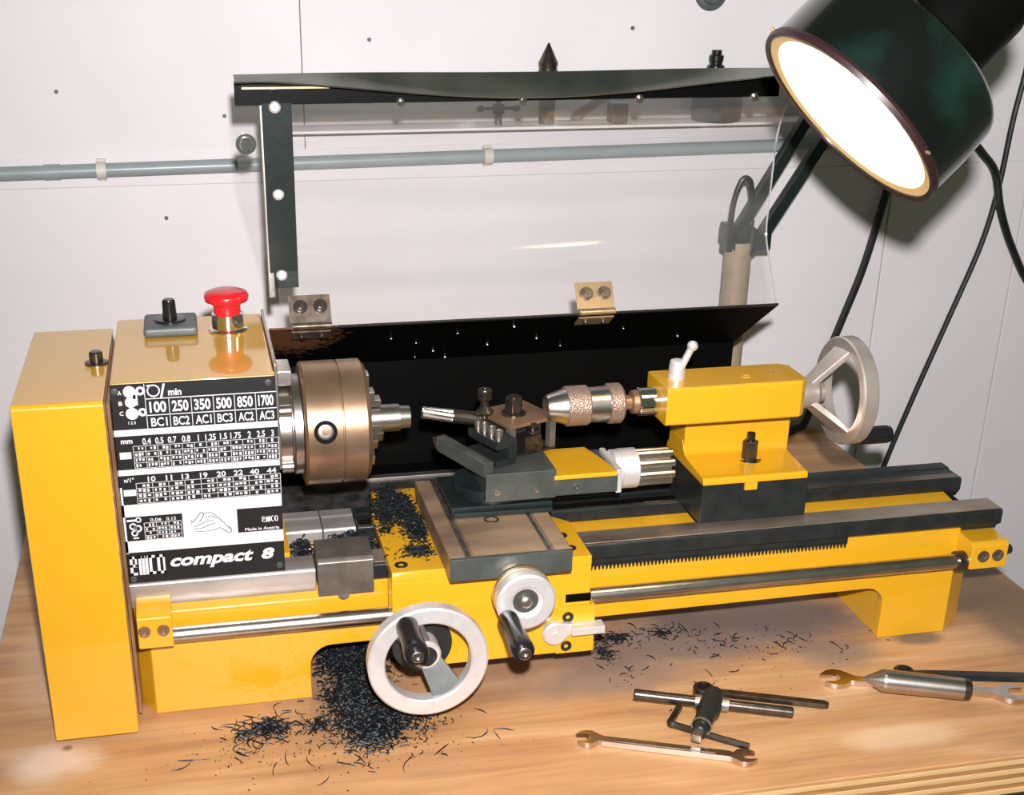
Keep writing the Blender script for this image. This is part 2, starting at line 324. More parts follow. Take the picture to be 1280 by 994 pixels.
# ================================================================== WORKBENCH
bench = thing('workbench', 'plywood workbench top with bare wood surface carrying the yellow lathe', 'workbench', (0.42, 0.16, -0.8))
BX0, BX1, BY0, BY1, BT = -0.061, 0.897, -0.189, 0.509, 0.0355
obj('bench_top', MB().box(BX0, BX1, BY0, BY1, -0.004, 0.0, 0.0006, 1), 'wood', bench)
zz = -0.004
for i in range(7):
    h = 0.0045; j = random.uniform(0, 0.0012)
    obj('ply', MB().box(BX0 + j, BX1 - j, BY0 + j + (0.0008 if i % 2 else 0), BY1, zz - h, zz, 0.0003, 1), 'ply_dark' if i % 2 else 'ply_light', bench); zz -= h
for x in (BX0 + 0.04, BX1 - 0.04):
    for y in (BY0 + 0.06, BY1 - 0.04): obj('leg', MB().box(x - 0.035, x + 0.035, y - 0.035, y + 0.035, -0.8, zz, 0.003), 'ply_light', bench)

# ================================================================== LATHE
lathe = thing('lathe', 'yellow bench lathe with silver handwheels standing on the workbench', 'lathe', (0.42, 0.06, 0.0))
AY, AZ = 0.055, 0.2212
# --- bed casting
def bed_side():
    P = [(0.0753, 0), (0.2008, 0)] + [(0.2008, 0.030)] + arc(0.2188, 0.030, 0.018, 180, 90, 6)[1:] + arc(0.6925, 0.0345, 0.017, 90, 0, 6) + [(0.7095, 0), (0.7753, 0), (0.7753, 0.104), (0.0753, 0.104)]
    return P
b = MB(); b.prism(bed_side(), 'y', 0.0, 0.010, 0.0012); b.prism(bed_side(), 'y', 0.108, 0.118, 0.0012)
for (xa, xb, xe) in ((0.0753, 0.2008, 0.064), (0.7753, 0.7095, 0.7985)):
    s = 1 if xa < xb else -1
    b.prism([(xa, 0.001), (xb - s * 0.001, 0.009), (xb - s * 0.002, 0.11), (xa, 0.117), (xe, 0.100), (xe, 0.018)], 'z', 0, 0.103, 0.001)
b.box(0.20, 0.71, 0.009, 0.109, 0.054, 0.060); b.box(0.064, 0.7985, 0.012, 0.108, 0.090, 0.0965); b.prism([(0.0745, 0.1082), (0.0225, 0.1015), (0.0225, 0.096), (0.0745, 0.096)], 'x', 0.0645, 0.798)
bed = obj('bed', b, 'yellow', lathe)
fr = [(-0.004, 0.1075), (-0.004, 0.1188), (-0.0022, 0.1206), (0.021, 0.1206), (0.023, 0.1185), (0.023, 0.104), (0.002, 0.100), (0.002, 0.103)]
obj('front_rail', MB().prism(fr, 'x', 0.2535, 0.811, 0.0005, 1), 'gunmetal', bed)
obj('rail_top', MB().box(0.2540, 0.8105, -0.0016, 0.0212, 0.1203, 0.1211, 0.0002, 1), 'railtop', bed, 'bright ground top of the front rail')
obj('front_rail', MB().prism([(-0.004, 0.1075), (-0.004, 0.1188), (-0.0022, 0.1206), (0.021, 0.1206), (0.023, 0.1185), (0.023, 0.099), (0.001, 0.097)], 'x', 0.0640, 0.2075, 0.0005, 1), 'rail_light', bed, 'bright worn front rail')
br = [(0.068, 0.1090), (0.068, 0.1185), (0.0695, 0.1204), (0.090, 0.1204), (0.092, 0.1218), (0.104, 0.1218), (0.106, 0.120), (0.106, 0.100), (0.074, 0.100)]
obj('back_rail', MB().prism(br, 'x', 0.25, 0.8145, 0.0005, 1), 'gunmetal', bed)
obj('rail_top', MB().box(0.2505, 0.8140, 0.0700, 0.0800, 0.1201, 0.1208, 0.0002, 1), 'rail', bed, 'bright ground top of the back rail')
obj('back_rail', MB().prism(br, 'x', 0.17, 0.2205, 0.0005, 1), 'rail_light', bed, 'bright worn back rail')
obj('back_rail', MB().prism(br, 'x', 0.2215, 0.249, 0.0005, 1), 'rail_light', bed, 'bright worn back rail')
obj('end_web', MB().box(0.7985, 0.8065, 0.004, 0.10, 0.097, 0.1045, 0.0008), 'greenblack', bed)
gb = MB(); gb.prism([(-0.0125, 0.1005), (-0.0125, 0.1285), (-0.0095, 0.1315), (0.014, 0.1335), (0.022, 0.1335), (0.022, 0.104), (-0.002, 0.098)], 'x', 0.2085, 0.2525, 0.0008)
gb.cyl((0.2285, -0.0105, 0.1005), (0.2285, -0.0005, 0.0985), 0.005, 12)
obj('gap_bridge', gb, 'block', bed, 'grey steel bridge block over the gap in the rails')
# rack
rk = MB(); rk.box(0.42, 0.665, -0.0035, 0.004, 0.1005, 0.1068)
for i in range(74): rk.prism([(0.4205 + i * 0.0033, 0.1020), (0.4213 + i * 0.0033, 0.0975), (0.4221 + i * 0.0033, 0.0975), (0.4229 + i * 0.0033, 0.1020)], 'y', -0.0048, -0.0030)
o = obj('rack', rk, 'gunmetal', bed, smooth=False)
# --- feed rod and brackets
RY, RZ = -0.013, 0.0785
rod = obj('feed_rod', MB().cyl((0.090, RY, RZ), (0.772, RY, RZ), 0.0066, 24), 'steel', lathe)
lb = MB(); lb.prism([(-0.0245, 0.0745), (-0.0245, 0.1005), (-0.019, 0.1040), (-0.0045, 0.1085), (-0.002, 0.1085), (-0.002, 0.0745)], 'x', 0.0685, 0.0950, 0.0012)
bl = obj('rod_bracket', lb, 'yellow', lathe)
for x in (0.0738, 0.0880):
    obj('socket_screw', MB().rev([(0, 0.0022), (0.0005, 0.0022), (0.0013, 0.0030), (0.0013, 0.0044), (0, 0.0048), (-0.002, 0.0048), (-0.002, 0)], (x, -0.0250, 0.0898), (0, -1, 0), 16), 'brownsteel', bl)
rb = MB(); rb.prism([(-0.024, 0.0745), (-0.024, 0.0965), (-0.020, 0.0995), (-0.001, 0.1005), (0.004, 0.1005), (0.004, 0.0745)], 'x', 0.7735, 0.8085, 0.0012)
brk = obj('rod_bracket', rb, 'yellow', lathe)
for x in (0.7845, 0.7985):
    obj('socket_screw', MB().rev([(0, 0.0022), (0.0005, 0.0022), (0.0010, 0.0032), (0.0010, 0.0054), (-0.002, 0.0054), (-0.002, 0)], (x, -0.0245, 0.0870), (0, -1, 0), 16), 'rust', brk)
kn = MB(); kn.rev([(0, 0.0062), (0.004, 0.0062), (0.005, 0.0045), (0.009, 0.0045), (0.010, 0.0035), (0.010, 0)], (0.8085, RY, 0.086), (1, 0, 0), 16); obj('rod_end_nut', kn, 'tooldark', brk)
b = MB(); b.rev([(0, 0.0090), (0.008, 0.0090), (0.008, 0.0066), (0, 0.0066)], (0.766, RY, RZ), (1, 0, 0), 20, ring=True); obj('rod_collar', b, 'tooldark', rod)

# --- gear cover
g = MB(); g.prism([(-0.0325, 0.0055), (-0.0325, 0.2765), (-0.030, 0.2790), (0.152, 0.2790), (0.152, 0.0055)], 'x', 0.0, 0.0625, 0.0012)
gear = obj('gear_cover', g, 'yellow', lathe)
k = MB(); k.rev([(0, 0.0088), (0.0012, 0.0088), (0.0018, 0.0072), (0.0018, 0.0050), (0.0085, 0.0050), (0.0095, 0.0040), (0.0095, 0)], (0.0540, 0.058, 0.2790), (0, 0, 1), 20); obj('knurled_screw', k, 'tooldark', gear)
obj('cover_seam', MB().box(0.0628, 0.0652, -0.012, 0.14, 0.010, 0.270), 'brownsteel', gear)
for x, y in ((0.015, 0.0), (0.045, 0.0), (0.015, 0.12), (0.045, 0.12)): obj('foot_pad', MB().cyl((x, y, 0), (x, y, 0.007), 0.007, 12), 'rubber', gear)
# --- headstock
h = MB(); h.box(0.0657, 0.1838, -0.0035, 0.165, 0.121, 0.2822, 0.0018); h.box(0.0657, 0.19, 0.026, 0.16, 0.0945, 0.122)
head = obj('headstock', h, 'yellow', lathe)
hb = MB(); hb.box(0.1842, 0.1868, 0.012, 0.1655, 0.200, 0.2855, 0.0008); hb.box(0.1838, 0.199, 0.040, 0.072, 0.258, 0.270, 0.001)
obj('headstock_end_plate', hb, 'alu_matt', head)
sp = MB(); sp.rev([(0, 0), (0, 0.035), (0.010, 0.035), (0.011, 0.033), (0.0115, 0.033), (0.0125, 0.040), (0.0185, 0.040), (0.0195, 0.038), (0.0195, 0)], (0.1860, AY, AZ), (1, 0, 0), 48)
sp.cyl((0.1875, AY - 0.030, AZ + 0.022), (0.196, AY - 0.030, AZ + 0.022), 0.005, 12); sp.cyl((0.1875, AY - 0.030, AZ - 0.024), (0.196, AY - 0.030, AZ - 0.024), 0.005, 12)
obj('spindle_flange', sp, 'steel', head)
# switch + stop button
sw = MB(); sw.box(0.0885, 0.1308, 0.105, 0.150, 0.2822, 0.2905, 0.003, 3)
sbx = obj('selector_switch', sw, 'greybox', head)
s2 = MB(); s2.rev([(0, 0.0125), (0.0015, 0.0125), (0.002, 0.011), (0.002, 0.0058), (0.016, 0.0052), (0.0175, 0.0042), (0.0175, 0)], (0.1095, 0.127, 0.2905), (0, 0, 1), 24); obj('switch_knob', s2, 'black', sbx)
es = MB(); es.rev([(0, 0.0158), (0.0012, 0.0158), (0.0025, 0.0145), (0.003, 0.0130), (0.0145, 0.0125), (0.0155, 0.0105), (0.0155, 0)], (0.1552, 0.118, 0.2822), (0, 0, 1), 32)
est = obj('emergency_stop', es, 'chrome', head, 'chrome collar of the red stop button')
e2 = MB(); e2.rev([(0, 0.0110), (0.006, 0.0108), (0.0085, 0.0125), (0.0105, 0.0170), (0.0140, 0.0180), (0.0170, 0.0168), (0.0188, 0.0125), (0.0195, 0.0060), (0.0196, 0)], (0.1552, 0.118, 0.2968), (0, 0, 1), 36); obj('stop_button', e2, 'red', est, 'red mushroom stop button', 60)

# --- name plate with its print
PX0, PW, PZ1, PH = 0.0657, 0.1181, 0.2815, 0.1600
plate = obj('name_plate', MB().box(PX0, PX0 + PW, -0.0048, -0.0030, PZ1 - PH, PZ1, 0.0004, 1), 'plateblack', lathe, 'black printed speed and feed table')
PYF = -0.0048
def px(s): return PX0 + s * PW
def pz(t): return PZ1 - t * PH
def pnum(mb, body, sc_, t0, t1, asp=0.92, maxw=0.075, bold=0.02):
    me = text_mesh(body, bold); xs = [v.co.x for v in me.vertices]; ys = [v.co.y for v in me.vertices]
    sy = (t1 - t0) * PH / (max(ys) - min(ys)); sx = min(sy * asp, maxw * PW / (max(xs) - min(xs)))
    mb.mesh_from(me, Matrix(((sx, 0, 0, px(sc_) - (max(xs) + min(xs)) / 2 * sx), (0, 0, -0.004, PYF - 0.0003), (0, sy, 0, pz(t1) - min(ys) * sy), (0, 0, 0, 1)))); bpy.data.meshes.remove(me)
def prect(mb, s0, s1, t0, t1, d=0.00025): mb.box(px(s0), px(s1), PYF - d, PYF + 0.0002, pz(t1), pz(t0)); return mb
def ptext(mb, body, s0, s1, t0, t1, bold=0.02, shear=0.0, d=0.0003):
    me = text_mesh(body, bold, shear)
    xs = [v.co.x for v in me.vertices]; ys = [v.co.y for v in me.vertices]
    if not xs: return
    ax, bx_, ay, by_ = min(xs), max(xs), min(ys), max(ys)
    sx = (s1 - s0) * PW / max(bx_ - ax, 1e-6); sy = (t1 - t0) * PH / max(by_ - ay, 1e-6)
    Mx = Matrix(((sx, 0, 0, px(s0) - ax * sx), (0, 0, -0.004, PYF - d), (0, sy, 0, pz(t1) - ay * sy), (0, 0, 0, 1)))
    mb.mesh_from(me, Mx); bpy.data.meshes.remove(me)
st = MB()
for t0, t1 in ((0.216, 0.246), (0.412, 0.440)): prect(st, 0.0, 1, t0, t1)
prect(st, 0.0, 1, 0.588, 0.650); prect(st, 0.0, 1, 0.775, 0.835); prect(st, 0.365, 0.71, 0.650, 0.775); prect(st, 0.0, 0.012, 0.5, 0.84)
obj('white_band', st, 'print', plate, smooth=False)
ln = MB()
for t in (0.073, 0.152): prect(ln, 0.205, 1.0, t - 0.002, t + 0.002)
for s in (0.205, 0.345, 0.479, 0.613, 0.742, 0.872): prect(ln, s - 0.002, s + 0.002, 0.0 if s < 0.21 else 0.073, 0.216)
obj('table_line', ln, 'print', plate, smooth=False)
le = MB(); cols = (0.21, 0.345, 0.479, 0.613, 0.742, 0.872, 1.0)
for i, (a, bb) in enumerate((('100', 'BC1'), ('250', 'BC2'), ('350', 'AC1'), ('500', 'BC3'), ('850', 'AC2'), ('1700', 'AC3'))):
    ptext(le, a, cols[i] + 0.016, cols[i + 1] - 0.018, 0.086, 0.140, 0.03); ptext(le, bb, cols[i] + 0.018, cols[i + 1] - 0.018, 0.164, 0.207, 0.02)
ptext(le, '/', 0.295, 0.33, 0.004, 0.070, 0.03); ptext(le, 'min', 0.345, 0.425, 0.030, 0.062, 0.03)
pc = (px(0.258), pz(0.036)); P = [(pc[0] + 0.0042 * math.cos(math.radians(a)), PYF - 0.0001, pc[1] + 0.0042 * math.sin(math.radians(a))) for a in range(150, 150 + 331, 12)]
le.tube(P, 0.0006, 6); le.prism([(px(0.205 + 0.012), pz(0.008)), (px(0.245), pz(0.006)), (px(0.232), pz(0.024))], 'y', PYF - 0.0003, PYF)
for a, t in (('A', 0.028), ('B', 0.078), ('C', 0.126)): ptext(le, a, 0.045, 0.068, t, t + 0.020, 0.02)
ptext(le, '1 2 3', 0.092, 0.135, 0.176, 0.190, 0.03)
nums = '0.4 0.5 0.7 0.8 1 1.25 1.5 1.75 2 2.5 3'.split(); npos = (0.19, 0.267, 0.345, 0.43, 0.505, 0.580, 0.66, 0.735, 0.82, 0.892, 0.965)
for a, s in zip(nums, npos):
    pnum(le, a, s, 0.260, 0.292, 0.74)
ptext(le, 'mm', 0.035, 0.105, 0.265, 0.283, 0.03)
for a, s in zip('10 11 13 19 20 22 40 44'.split(), (0.198, 0.305, 0.406, 0.52, 0.629, 0.736, 0.837, 0.946)): pnum(le, a, s, 0.450, 0.477, 1.2)
ptext(le, 'n/1"', 0.030, 0.090, 0.452, 0.474, 0.02)
ptext(le, '0,06', 0.165, 0.235, 0.663, 0.683, 0.01); ptext(le, '0,15', 0.265, 0.325, 0.663, 0.683, 0.01)
ptext(le, 'Made in Austria', 0.755, 0.975, 0.752, 0.768, 0.015)
me_ = [('c', 0), ('o', 1)]
ptext(le, 'compact', 0.265, 0.800, 0.868, 0.945, 0.035, 0.28); ptext(le, '8', 0.850, 0.935, 0.866, 0.925, 0.05, 0.22)
obj('lettering', le, 'print', plate, smooth=False)['kind'] = 'stuff'
def block_logo(mb, s0, s1, t0, t1):
    W = s1 - s0; H = t1 - t0
    def r(a, b_, c, d): prect(mb, s0 + a * W, s0 + b_ * W, t0 + c * H, t0 + d * H, 0.0003)
    u = 0.078
    r(0, u, 0.0, 1); r(0, .20, 0.0, .13); r(0, .20, .87, 1); r(.145, .20, 0.0, .55); r(0, .20, .43, .57)           # E
    r(.25, .25 + u, 0, 1); r(.345, .345 + u, 0, 1); r(.44, .44 + u, 0, 1); r(.25, .495, 0, .13)                       # M
    r(.55, .55 + u, 0, 1); r(.55, .72, 0, .13); r(.55, .72, .87, 1)                                                  # C
    r(.78, .78 + u, 0, 1); r(.945, 1, 0, 1); r(.78, 1, 0, .13); r(.78, 1, .87, 1)                                      # O
lg = MB(); block_logo(lg, 0.012, 0.232, 0.856, 0.955); obj('block_logo', lg, 'print', plate, smooth=False)
lg = MB(); block_logo(lg, 0.865, 0.970, 0.698, 0.728); obj('block_logo', lg, 'print', plate, smooth=False)
# dense little figures of the change gear tables
def gear_table(s0, s1, t0, t1, nc, nr):
    mb = MB(); cw = (s1 - s0) / nc; ch = (t1 - t0) / nr
    for i in range(nc + 1): prect(mb, s0 + i * cw - 0.0016, s0 + i * cw + 0.0016, t0, t1)
    for j in range(nr + 1): prect(mb, s0, s1, t0 + j * ch - 0.001, t0 + j * ch + 0.001)
    for i in range(nc):
        for j in range(nr):
            a = s0 + (i + 0.12) * cw; c = t0 + (j + 0.15) * ch
            for k_ in range(3):
                if j == 0 and k_ == 0: continue
                if random.random() < 0.85:
                    x0 = a + k_ * cw * 0.27; prect(mb, x0, x0 + cw * random.uniform(0.12, 0.2), c + random.uniform(0, 0.15) * ch, c + random.uniform(0.45, 0.7) * ch)
    return mb
tb = gear_table(0.105, 1.0, 0.298, 0.408, 12, 4); obj('gear_figures', tb, 'print', plate, smooth=False)['kind'] = 'stuff'
tb = gear_table(0.100, 1.0, 0.482, 0.584, 9, 4); obj('gear_figures', tb, 'print', plate, smooth=False)['kind'] = 'stuff'
tb = gear_table(0.125, 0.355, 0.686, 0.773, 3, 4); obj('gear_figures', tb, 'print', plate, smooth=False)['kind'] = 'stuff'
ic = MB()  # gear diagrams and row marks
for (s, t, ra) in ((0.115, 0.035, .0045), (0.118, 0.085, .0042), (0.120, 0.140, .0046)):
    ic.rev([(0, 0), (0, ra), (0.0003, ra), (0.0003, 0)], (px(s), PYF + 0.0001, pz(t)), (0, -1, 0), 12)
for (s, t, ra) in ((0.180, 0.033, .0034), (0.182, 0.135, .0032)):
    ic.rev([(0, ra), (0.0003, ra), (0.0003, ra * .45), (0, ra * .45)], (px(s), PYF + 0.0001, pz(t)), (0, -1, 0), 14, ring=True)
prect(ic, 0.135, 0.16, 0.03, 0.10); prect(ic, 0.12, 0.18, 0.136, 0.144); prect(ic, 0.135, 0.15, 0.05, 0.07)
prect(ic, 0.02, 0.09, 0.325, 0.358); prect(ic, 0.02, 0.095, 0.512, 0.543)
for (s, t, ra) in ((0.055, 0.700, .0028), (0.085, 0.712, .0030), (0.062, 0.735, .0026), (0.092, 0.668, .0022)):
    ic.rev([(0, ra), (0.0003, ra), (0.0003, ra * .55), (0, ra * .55)], (px(s), PYF + 0.0001, pz(t)), (0, -1, 0), 14, ring=True)
prect(ic, 0.02, 0.075, 0.664, 0.674); prect(ic, 0.05, 0.085, 0.757, 0.764)
obj('pictogram', ic, 'print', plate, smooth=False)['kind'] = 'stuff'
sk = MB()  # line sketch of a hand at a lever
def stroke(pts, r=0.00030): sk.tube([(px(s), PYF - 0.00025, pz(t)) for s, t in smooth_path([(a, b_, 0) for a, b_ in pts], 5) for s, t in ((s, t),)] if False else [(px(v.x), PYF - 0.00025, pz(v.y)) for v in smooth_path([(a, b_, 0) for a, b_ in pts], 5)], r, 5)
stroke([(0.43, 0.70), (0.46, 0.675), (0.48, 0.655), (0.50, 0.66), (0.49, 0.68), (0.47, 0.70)]); stroke([(0.50, 0.66), (0.54, 0.655), (0.57, 0.67), (0.60, 0.695), (0.63, 0.72), (0.66, 0.75)])
stroke([(0.43, 0.725), (0.47, 0.715), (0.52, 0.70), (0.56, 0.70)]); stroke([(0.43, 0.735), (0.48, 0.735), (0.53, 0.72), (0.57, 0.715)]); stroke([(0.44, 0.75), (0.50, 0.752), (0.56, 0.748), (0.60, 0.74), (0.64, 0.765)])
stroke([(0.415, 0.69), (0.425, 0.70), (0.415, 0.71)]); stroke([(0.50, 0.68), (0.55, 0.675), (0.58, 0.69)]); stroke([(0.64, 0.765), (0.66, 0.77), (0.67, 0.755), (0.655, 0.735)])
obj('hand_sketch', sk, 'ink', plate)
for s, t in ((0.955, 0.028), (0.028, 0.030), (0.025, 0.975), (0.965, 0.965)):
    obj('drive_screw', MB().rev([(0, 0.0028), (0.0008, 0.0024), (0.0010, 0.0012), (0.0006, 0.001), (0.0006, 0)], (px(s), PYF, pz(t)), (0, -1, 0), 14), 'greysteel', plate)

# --- chuck
c = MB(); R0 = 0.0492
c.rev([(0, 0), (0, R0 - 0.002), (0.002, R0), (0.0285, R0), (0.029, R0 - 0.0012), (0.0298, R0 - 0.0012), (0.0303, R0), (0.0480, R0), (0.0515, R0 - 0.004), (0.0515, 0)], (0.2055, AY, AZ), (1, 0, 0), 72)
chuck = obj('chuck', c, 'bronze', lathe, 'brown oil-stained three-jaw chuck', 25)
for k_ in range(3):
    a = math.radians(169 + 120 * k_); d = Vector((0, math.cos(a), math.sin(a))); o_ = Vector((0.2205, AY, AZ)) + d * (R0 - 0.0006)
    q = MB(); q.rev([(-0.002, 0.0060), (-0.002, 0.0090), (0.0008, 0.0090), (0.0008, 0.0060)], o_, d, 28, ring=True); ks = obj('key_socket', q, 'blackmetal', chuck)
    q = MB(); q.rev([(-0.002, 0), (-0.002, 0.0060), (0.0009, 0.0058), (0.0012, 0.0050), (0.0012, 0.0030), (-0.0005, 0.0026), (-0.0005, 0)], o_, d, 28); obj('key_screw', q, 'steel', chuck)
    a2 = math.radians(215 + 120 * k_); d2 = Vector((0, math.cos(a2), math.sin(a2))); Mx = frame(Vector((0.257, AY, AZ)) + d2 * 0.0125, (1, 0, 0), d2)
    q = MB(Mx); q.prism([(-0.004, 0.0), (0.0125, 0.0), (0.0125, 0.006), (0.0075, 0.006), (0.0075, 0.013), (0.003, 0.013), (0.003, 0.028), (-0.004, 0.028)], 'z', -0.0055, 0.0055, 0.0006); obj('chuck_jaw', q, 'steel', chuck)
wp = MB(); wp.rev([(0, 0), (0, 0.0112), (0.026, 0.0112), (0.0262, 0.0095), (0.0345, 0.0090), (0.0350, 0.0085), (0.0350, 0.0070), (0.02, 0.0065), (0.02, 0)], (0.2585, AY, AZ), (1, 0, 0), 36)
tag(obj('workpiece', wp, 'steel'), 'short turned steel workpiece gripped in the brown chuck', 'workpiece')

# --- carriage: saddle, apron, slides
cr = MB(); TZ = 0.1305
cr.prism([(0.2622, -0.0420), (0.4225, -0.0420), (0.4225, 0.024), (0.402, 0.045), (0.402, 0.070), (0.41, 0.078), (0.41, 0.118), (0.268, 0.118), (0.268, 0.078), (0.2622, 0.07)], 'z', 0.1212, TZ, 0.001)
cr.prism([(0.2622, 0.1215), (0.2622, 0.0720), (0.285, 0.047), (0.418, 0.0455), (0.4225, 0.050), (0.4225, 0.1215)], 'y', -0.0418, -0.022, 0.001)
carriage = obj('carriage', cr, 'yellow', lathe)
ap = MB(); ap.prism([(0.2640, 0.0980), (0.2640, 0.0715), (0.288, 0.0455), (0.398, 0.0455), (0.4215, 0.0455), (0.4215, 0.078), (0.398, 0.080), (0.398, 0.1010)], 'y', -0.0435, -0.0400, 0.0008)
obj('apron_plate', ap, 'yellow', carriage)
ap = MB(); ap.box(0.3945, 0.4265, -0.0455, -0.0215, 0.0455, 0.0880, 0.001); obj('rod_housing', ap, 'yellow', carriage)
obj('rod_slot', MB().box(0.402, 0.4230, -0.0424, -0.040, 0.0905, 0.0975), 'blackmetal', carriage)
for (x, z) in ((0.4035, 0.0790), (0.4030, 0.0525)):
    q = MB(); q.rev([(-0.001, 0), (-0.001, 0.0016), (0.0006, 0.0018), (0.0006, 0.0028), (0.0002, 0.0032), (0.0002, 0.0042), (0.0006, 0.0046), (-0.002, 0.0046)], (x, -0.0456, z), (0, -1, 0), 18); obj('socket_screw', q, 'gunmetal', carriage)
for (x, y) in ((0.4085, -0.026), (0.408, -0.002), (0.2715, -0.030), (0.2685, 0.035)):
    q = MB(); q.rev([(-0.002, 0), (-0.002, 0.0020), (0.0004, 0.0024), (0.0006, 0.0052), (-0.001, 0.0054)], (x, y, TZ), (0, 0, 1), 18); obj('saddle_screw', q, 'tooldark', carriage)
# cross slide
SX0, SX1, SY0, SY1, SZ0, SZ1 = 0.3030, 0.3985, -0.0630, 0.088, 0.1312, 0.1495
cs = MB()
cs.prism([(SX0, SZ0), (SX1, SZ0), (SX1, SZ1), (SX1 - 0.0125, SZ1), (SX1 - 0.0155, SZ1 - 0.006), (SX1 - 0.0185, SZ1 - 0.0005), (SX0 + 0.0195, SZ1 - 0.0005), (SX0 + 0.0165, SZ1 - 0.006), (SX0 + 0.0125, SZ1), (SX0, SZ1)], 'y', SY0, SY1, 0.0006, 1)
cross = obj('cross_slide', cs, 'platebrown', carriage)
for gx in (SX0 + 0.0160, SX1 - 0.0155): obj('slide_groove', MB().box(gx - 0.0024, gx + 0.0024, SY0 + 0.001, SY1 - 0.002, SZ1 - 0.0062, SZ1 - 0.0030), 'oily', cross)
obj('slide_front_plate', MB().box(SX0, SX1, SY0 - 0.0045, SY0 + 0.0003, SZ0, SZ1, 0.0006), 'greysteel', carriage)
obj('slide_oiler', MB().rev([(-0.001, 0), (-0.001, 0.0040), (0.0003, 0.0044), (0.0003, 0.0062), (-0.001, 0.0064)], (0.3500, 0.000, SZ1 - 0.0004), (0, 0, 1), 18), 'tooldark', carriage)
# top slide base
tb_ = MB(); tb_.box(0.3195, 0.4035, 0.0105, 0.078, SZ1, 0.1565, 0.001); tb_.prism([(0.335 - 0.0145, 0.006), (0.402, 0.004), (0.402, 0.012), (0.3205, 0.013)], 'z', SZ1 - 0.0002, 0.1535, 0.0006)
tb_.cyl((0.360, 0.045, 0.1555), (0.360, 0.045, 0.1660), 0.032, 40, 0.001)
obj('swivel_base', tb_, 'greenblack', carriage)
ts = MB(); ts.box(0.3470, 0.4055, 0.0085, 0.074, 0.1600, 0.1845, 0.0008); ts.box(0.4050, 0.4580, 0.0090, 0.066, 0.1610, 0.1765, 0.0008)
topslide = obj('top_slide', ts, 'greysteel', carriage)
for x, z in ((0.3565, 0.1682), (0.3890, 0.1678), (0.4228, 0.1676)):
    q = MB(); q.rev([(-0.001, 0), (-0.001, 0.0011), (0.0010, 0.0013), (0.0010, 0.0024), (-0.001, 0.0028)], (x, 0.0085, z), (0, -1, 0), 14); obj('gib_screw', q, 'steel', carriage)
obj('top_slide_cover', MB().prism([(0.4035, 0.0075), (0.4570, 0.0075), (0.4545, 0.030), (0.4460, 0.066), (0.4035, 0.066)], 'z', 0.1755, 0.1795, 0.001), 'yellow', carriage)
tp2 = MB(); tp2.box(0.4570, 0.4620, 0.010, 0.060, 0.1590, 0.1800, 0.001); tp2.rev([(0, 0), (0, 0.0165), (0.004, 0.0165), (0.005, 0.0150), (0.006, 0.0170), (0.020, 0.0170), (0.021, 0.0155), (0.021, 0)], (0.4615, 0.038, 0.1690), (1, 0, 0), 40)
obj('feed_dial', tp2, 'alu', carriage)
hk = MB()
for i in range(8):
    a = 2 * math.pi * (i + 0.3) / 8; hk.cyl((0.482, 0.038 + 0.0125 * math.cos(a), 0.169 + 0.0125 * math.sin(a)), (0.513, 0.038 + 0.0125 * math.cos(a), 0.169 + 0.0125 * math.sin(a)), 0.0035, 10)
hk.cyl((0.482, 0.038, 0.169), (0.511, 0.038, 0.169), 0.0115, 24)
obj('feed_knob', hk, 'steel', carriage, 'fluted steel knob of the top slide')
# tool post, turned about the vertical
tpz0, tpz1 = 0.1846, 0.2130
ang = math.atan2(0.0558 - 0.0387, 0.4154 - 0.3736); Mt = Matrix.Translation((0.3862, 0.0690, 0)) @ Matrix.Rotation(ang, 4, 'Z')
S_ = 0.0242
t_ = MB(Mt); t_.box(-S_ * 0.55, S_ * 0.62, -S_ * 0.62, S_, tpz0, tpz1 - 0.004, 0.0008); t_.box(-S_, S_, -S_, S_, tpz0, tpz0 + 0.0015, 0.0005)
obj('tool_post', t_, 'gunmetal', carriage)
for a_ in (-S_ * 0.97, S_ * 0.74): obj('post_pillar', MB(Mt).box(a_, a_ + S_ * 0.25, -S_ * 0.98, -S_ * 0.70, tpz0, tpz1 - 0.003, 0.0008), 'block', carriage)
obj('tool_post_cap', MB(Mt).box(-S_, S_, -S_, S_, tpz1 - 0.0032, tpz1, 0.0006), 'brownsteel', carriage)
n_ = MB(Mt); n_.rev([(0, 0), (0, 0.0105), (0.0012, 0.0105), (0.0018, 0.0095), (0.0018, 0)], (-0.003, 0.000, tpz1), (0, 0, 1), 28); n_.hexa((-0.003, 0.000, tpz1 + 0.0016), (-0.003, 0.000, tpz1 + 0.0145), 0.0078, 0.0008); n_.cyl((-0.003, 0.000, tpz1 + 0.014), (-0.003, 0.000, tpz1 + 0.0158), 0.0045, 16)
obj('clamp_nut', n_, 'tooldark', carriage)
# holder on the right face: clamp and adjusting screw
q = MB(Mt); q.box(-S_ * 0.45, S_ * 0.25, -S_ * 1.15, -S_ * 0.62, tpz0 + 0.002, tpz1 - 0.011, 0.0008); q.cyl((0.0, -S_ * 0.95, tpz1 - 0.012), (0.0, -S_ * 0.95, tpz1 - 0.001), 0.0032, 14); q.rev([(0, 0), (0, 0.0058), (0.003, 0.0058), (0.003, 0)], (0.0, -S_ * 0.95, tpz1 - 0.010), (0, 0, 1), 20); q.hexa((0.003, -S_ * 1.15, tpz0 + 0.009), (0.003, -S_ * 1.24, tpz0 + 0.009), 0.0035)
obj('stop_holder', q, 'tooldark', carriage)
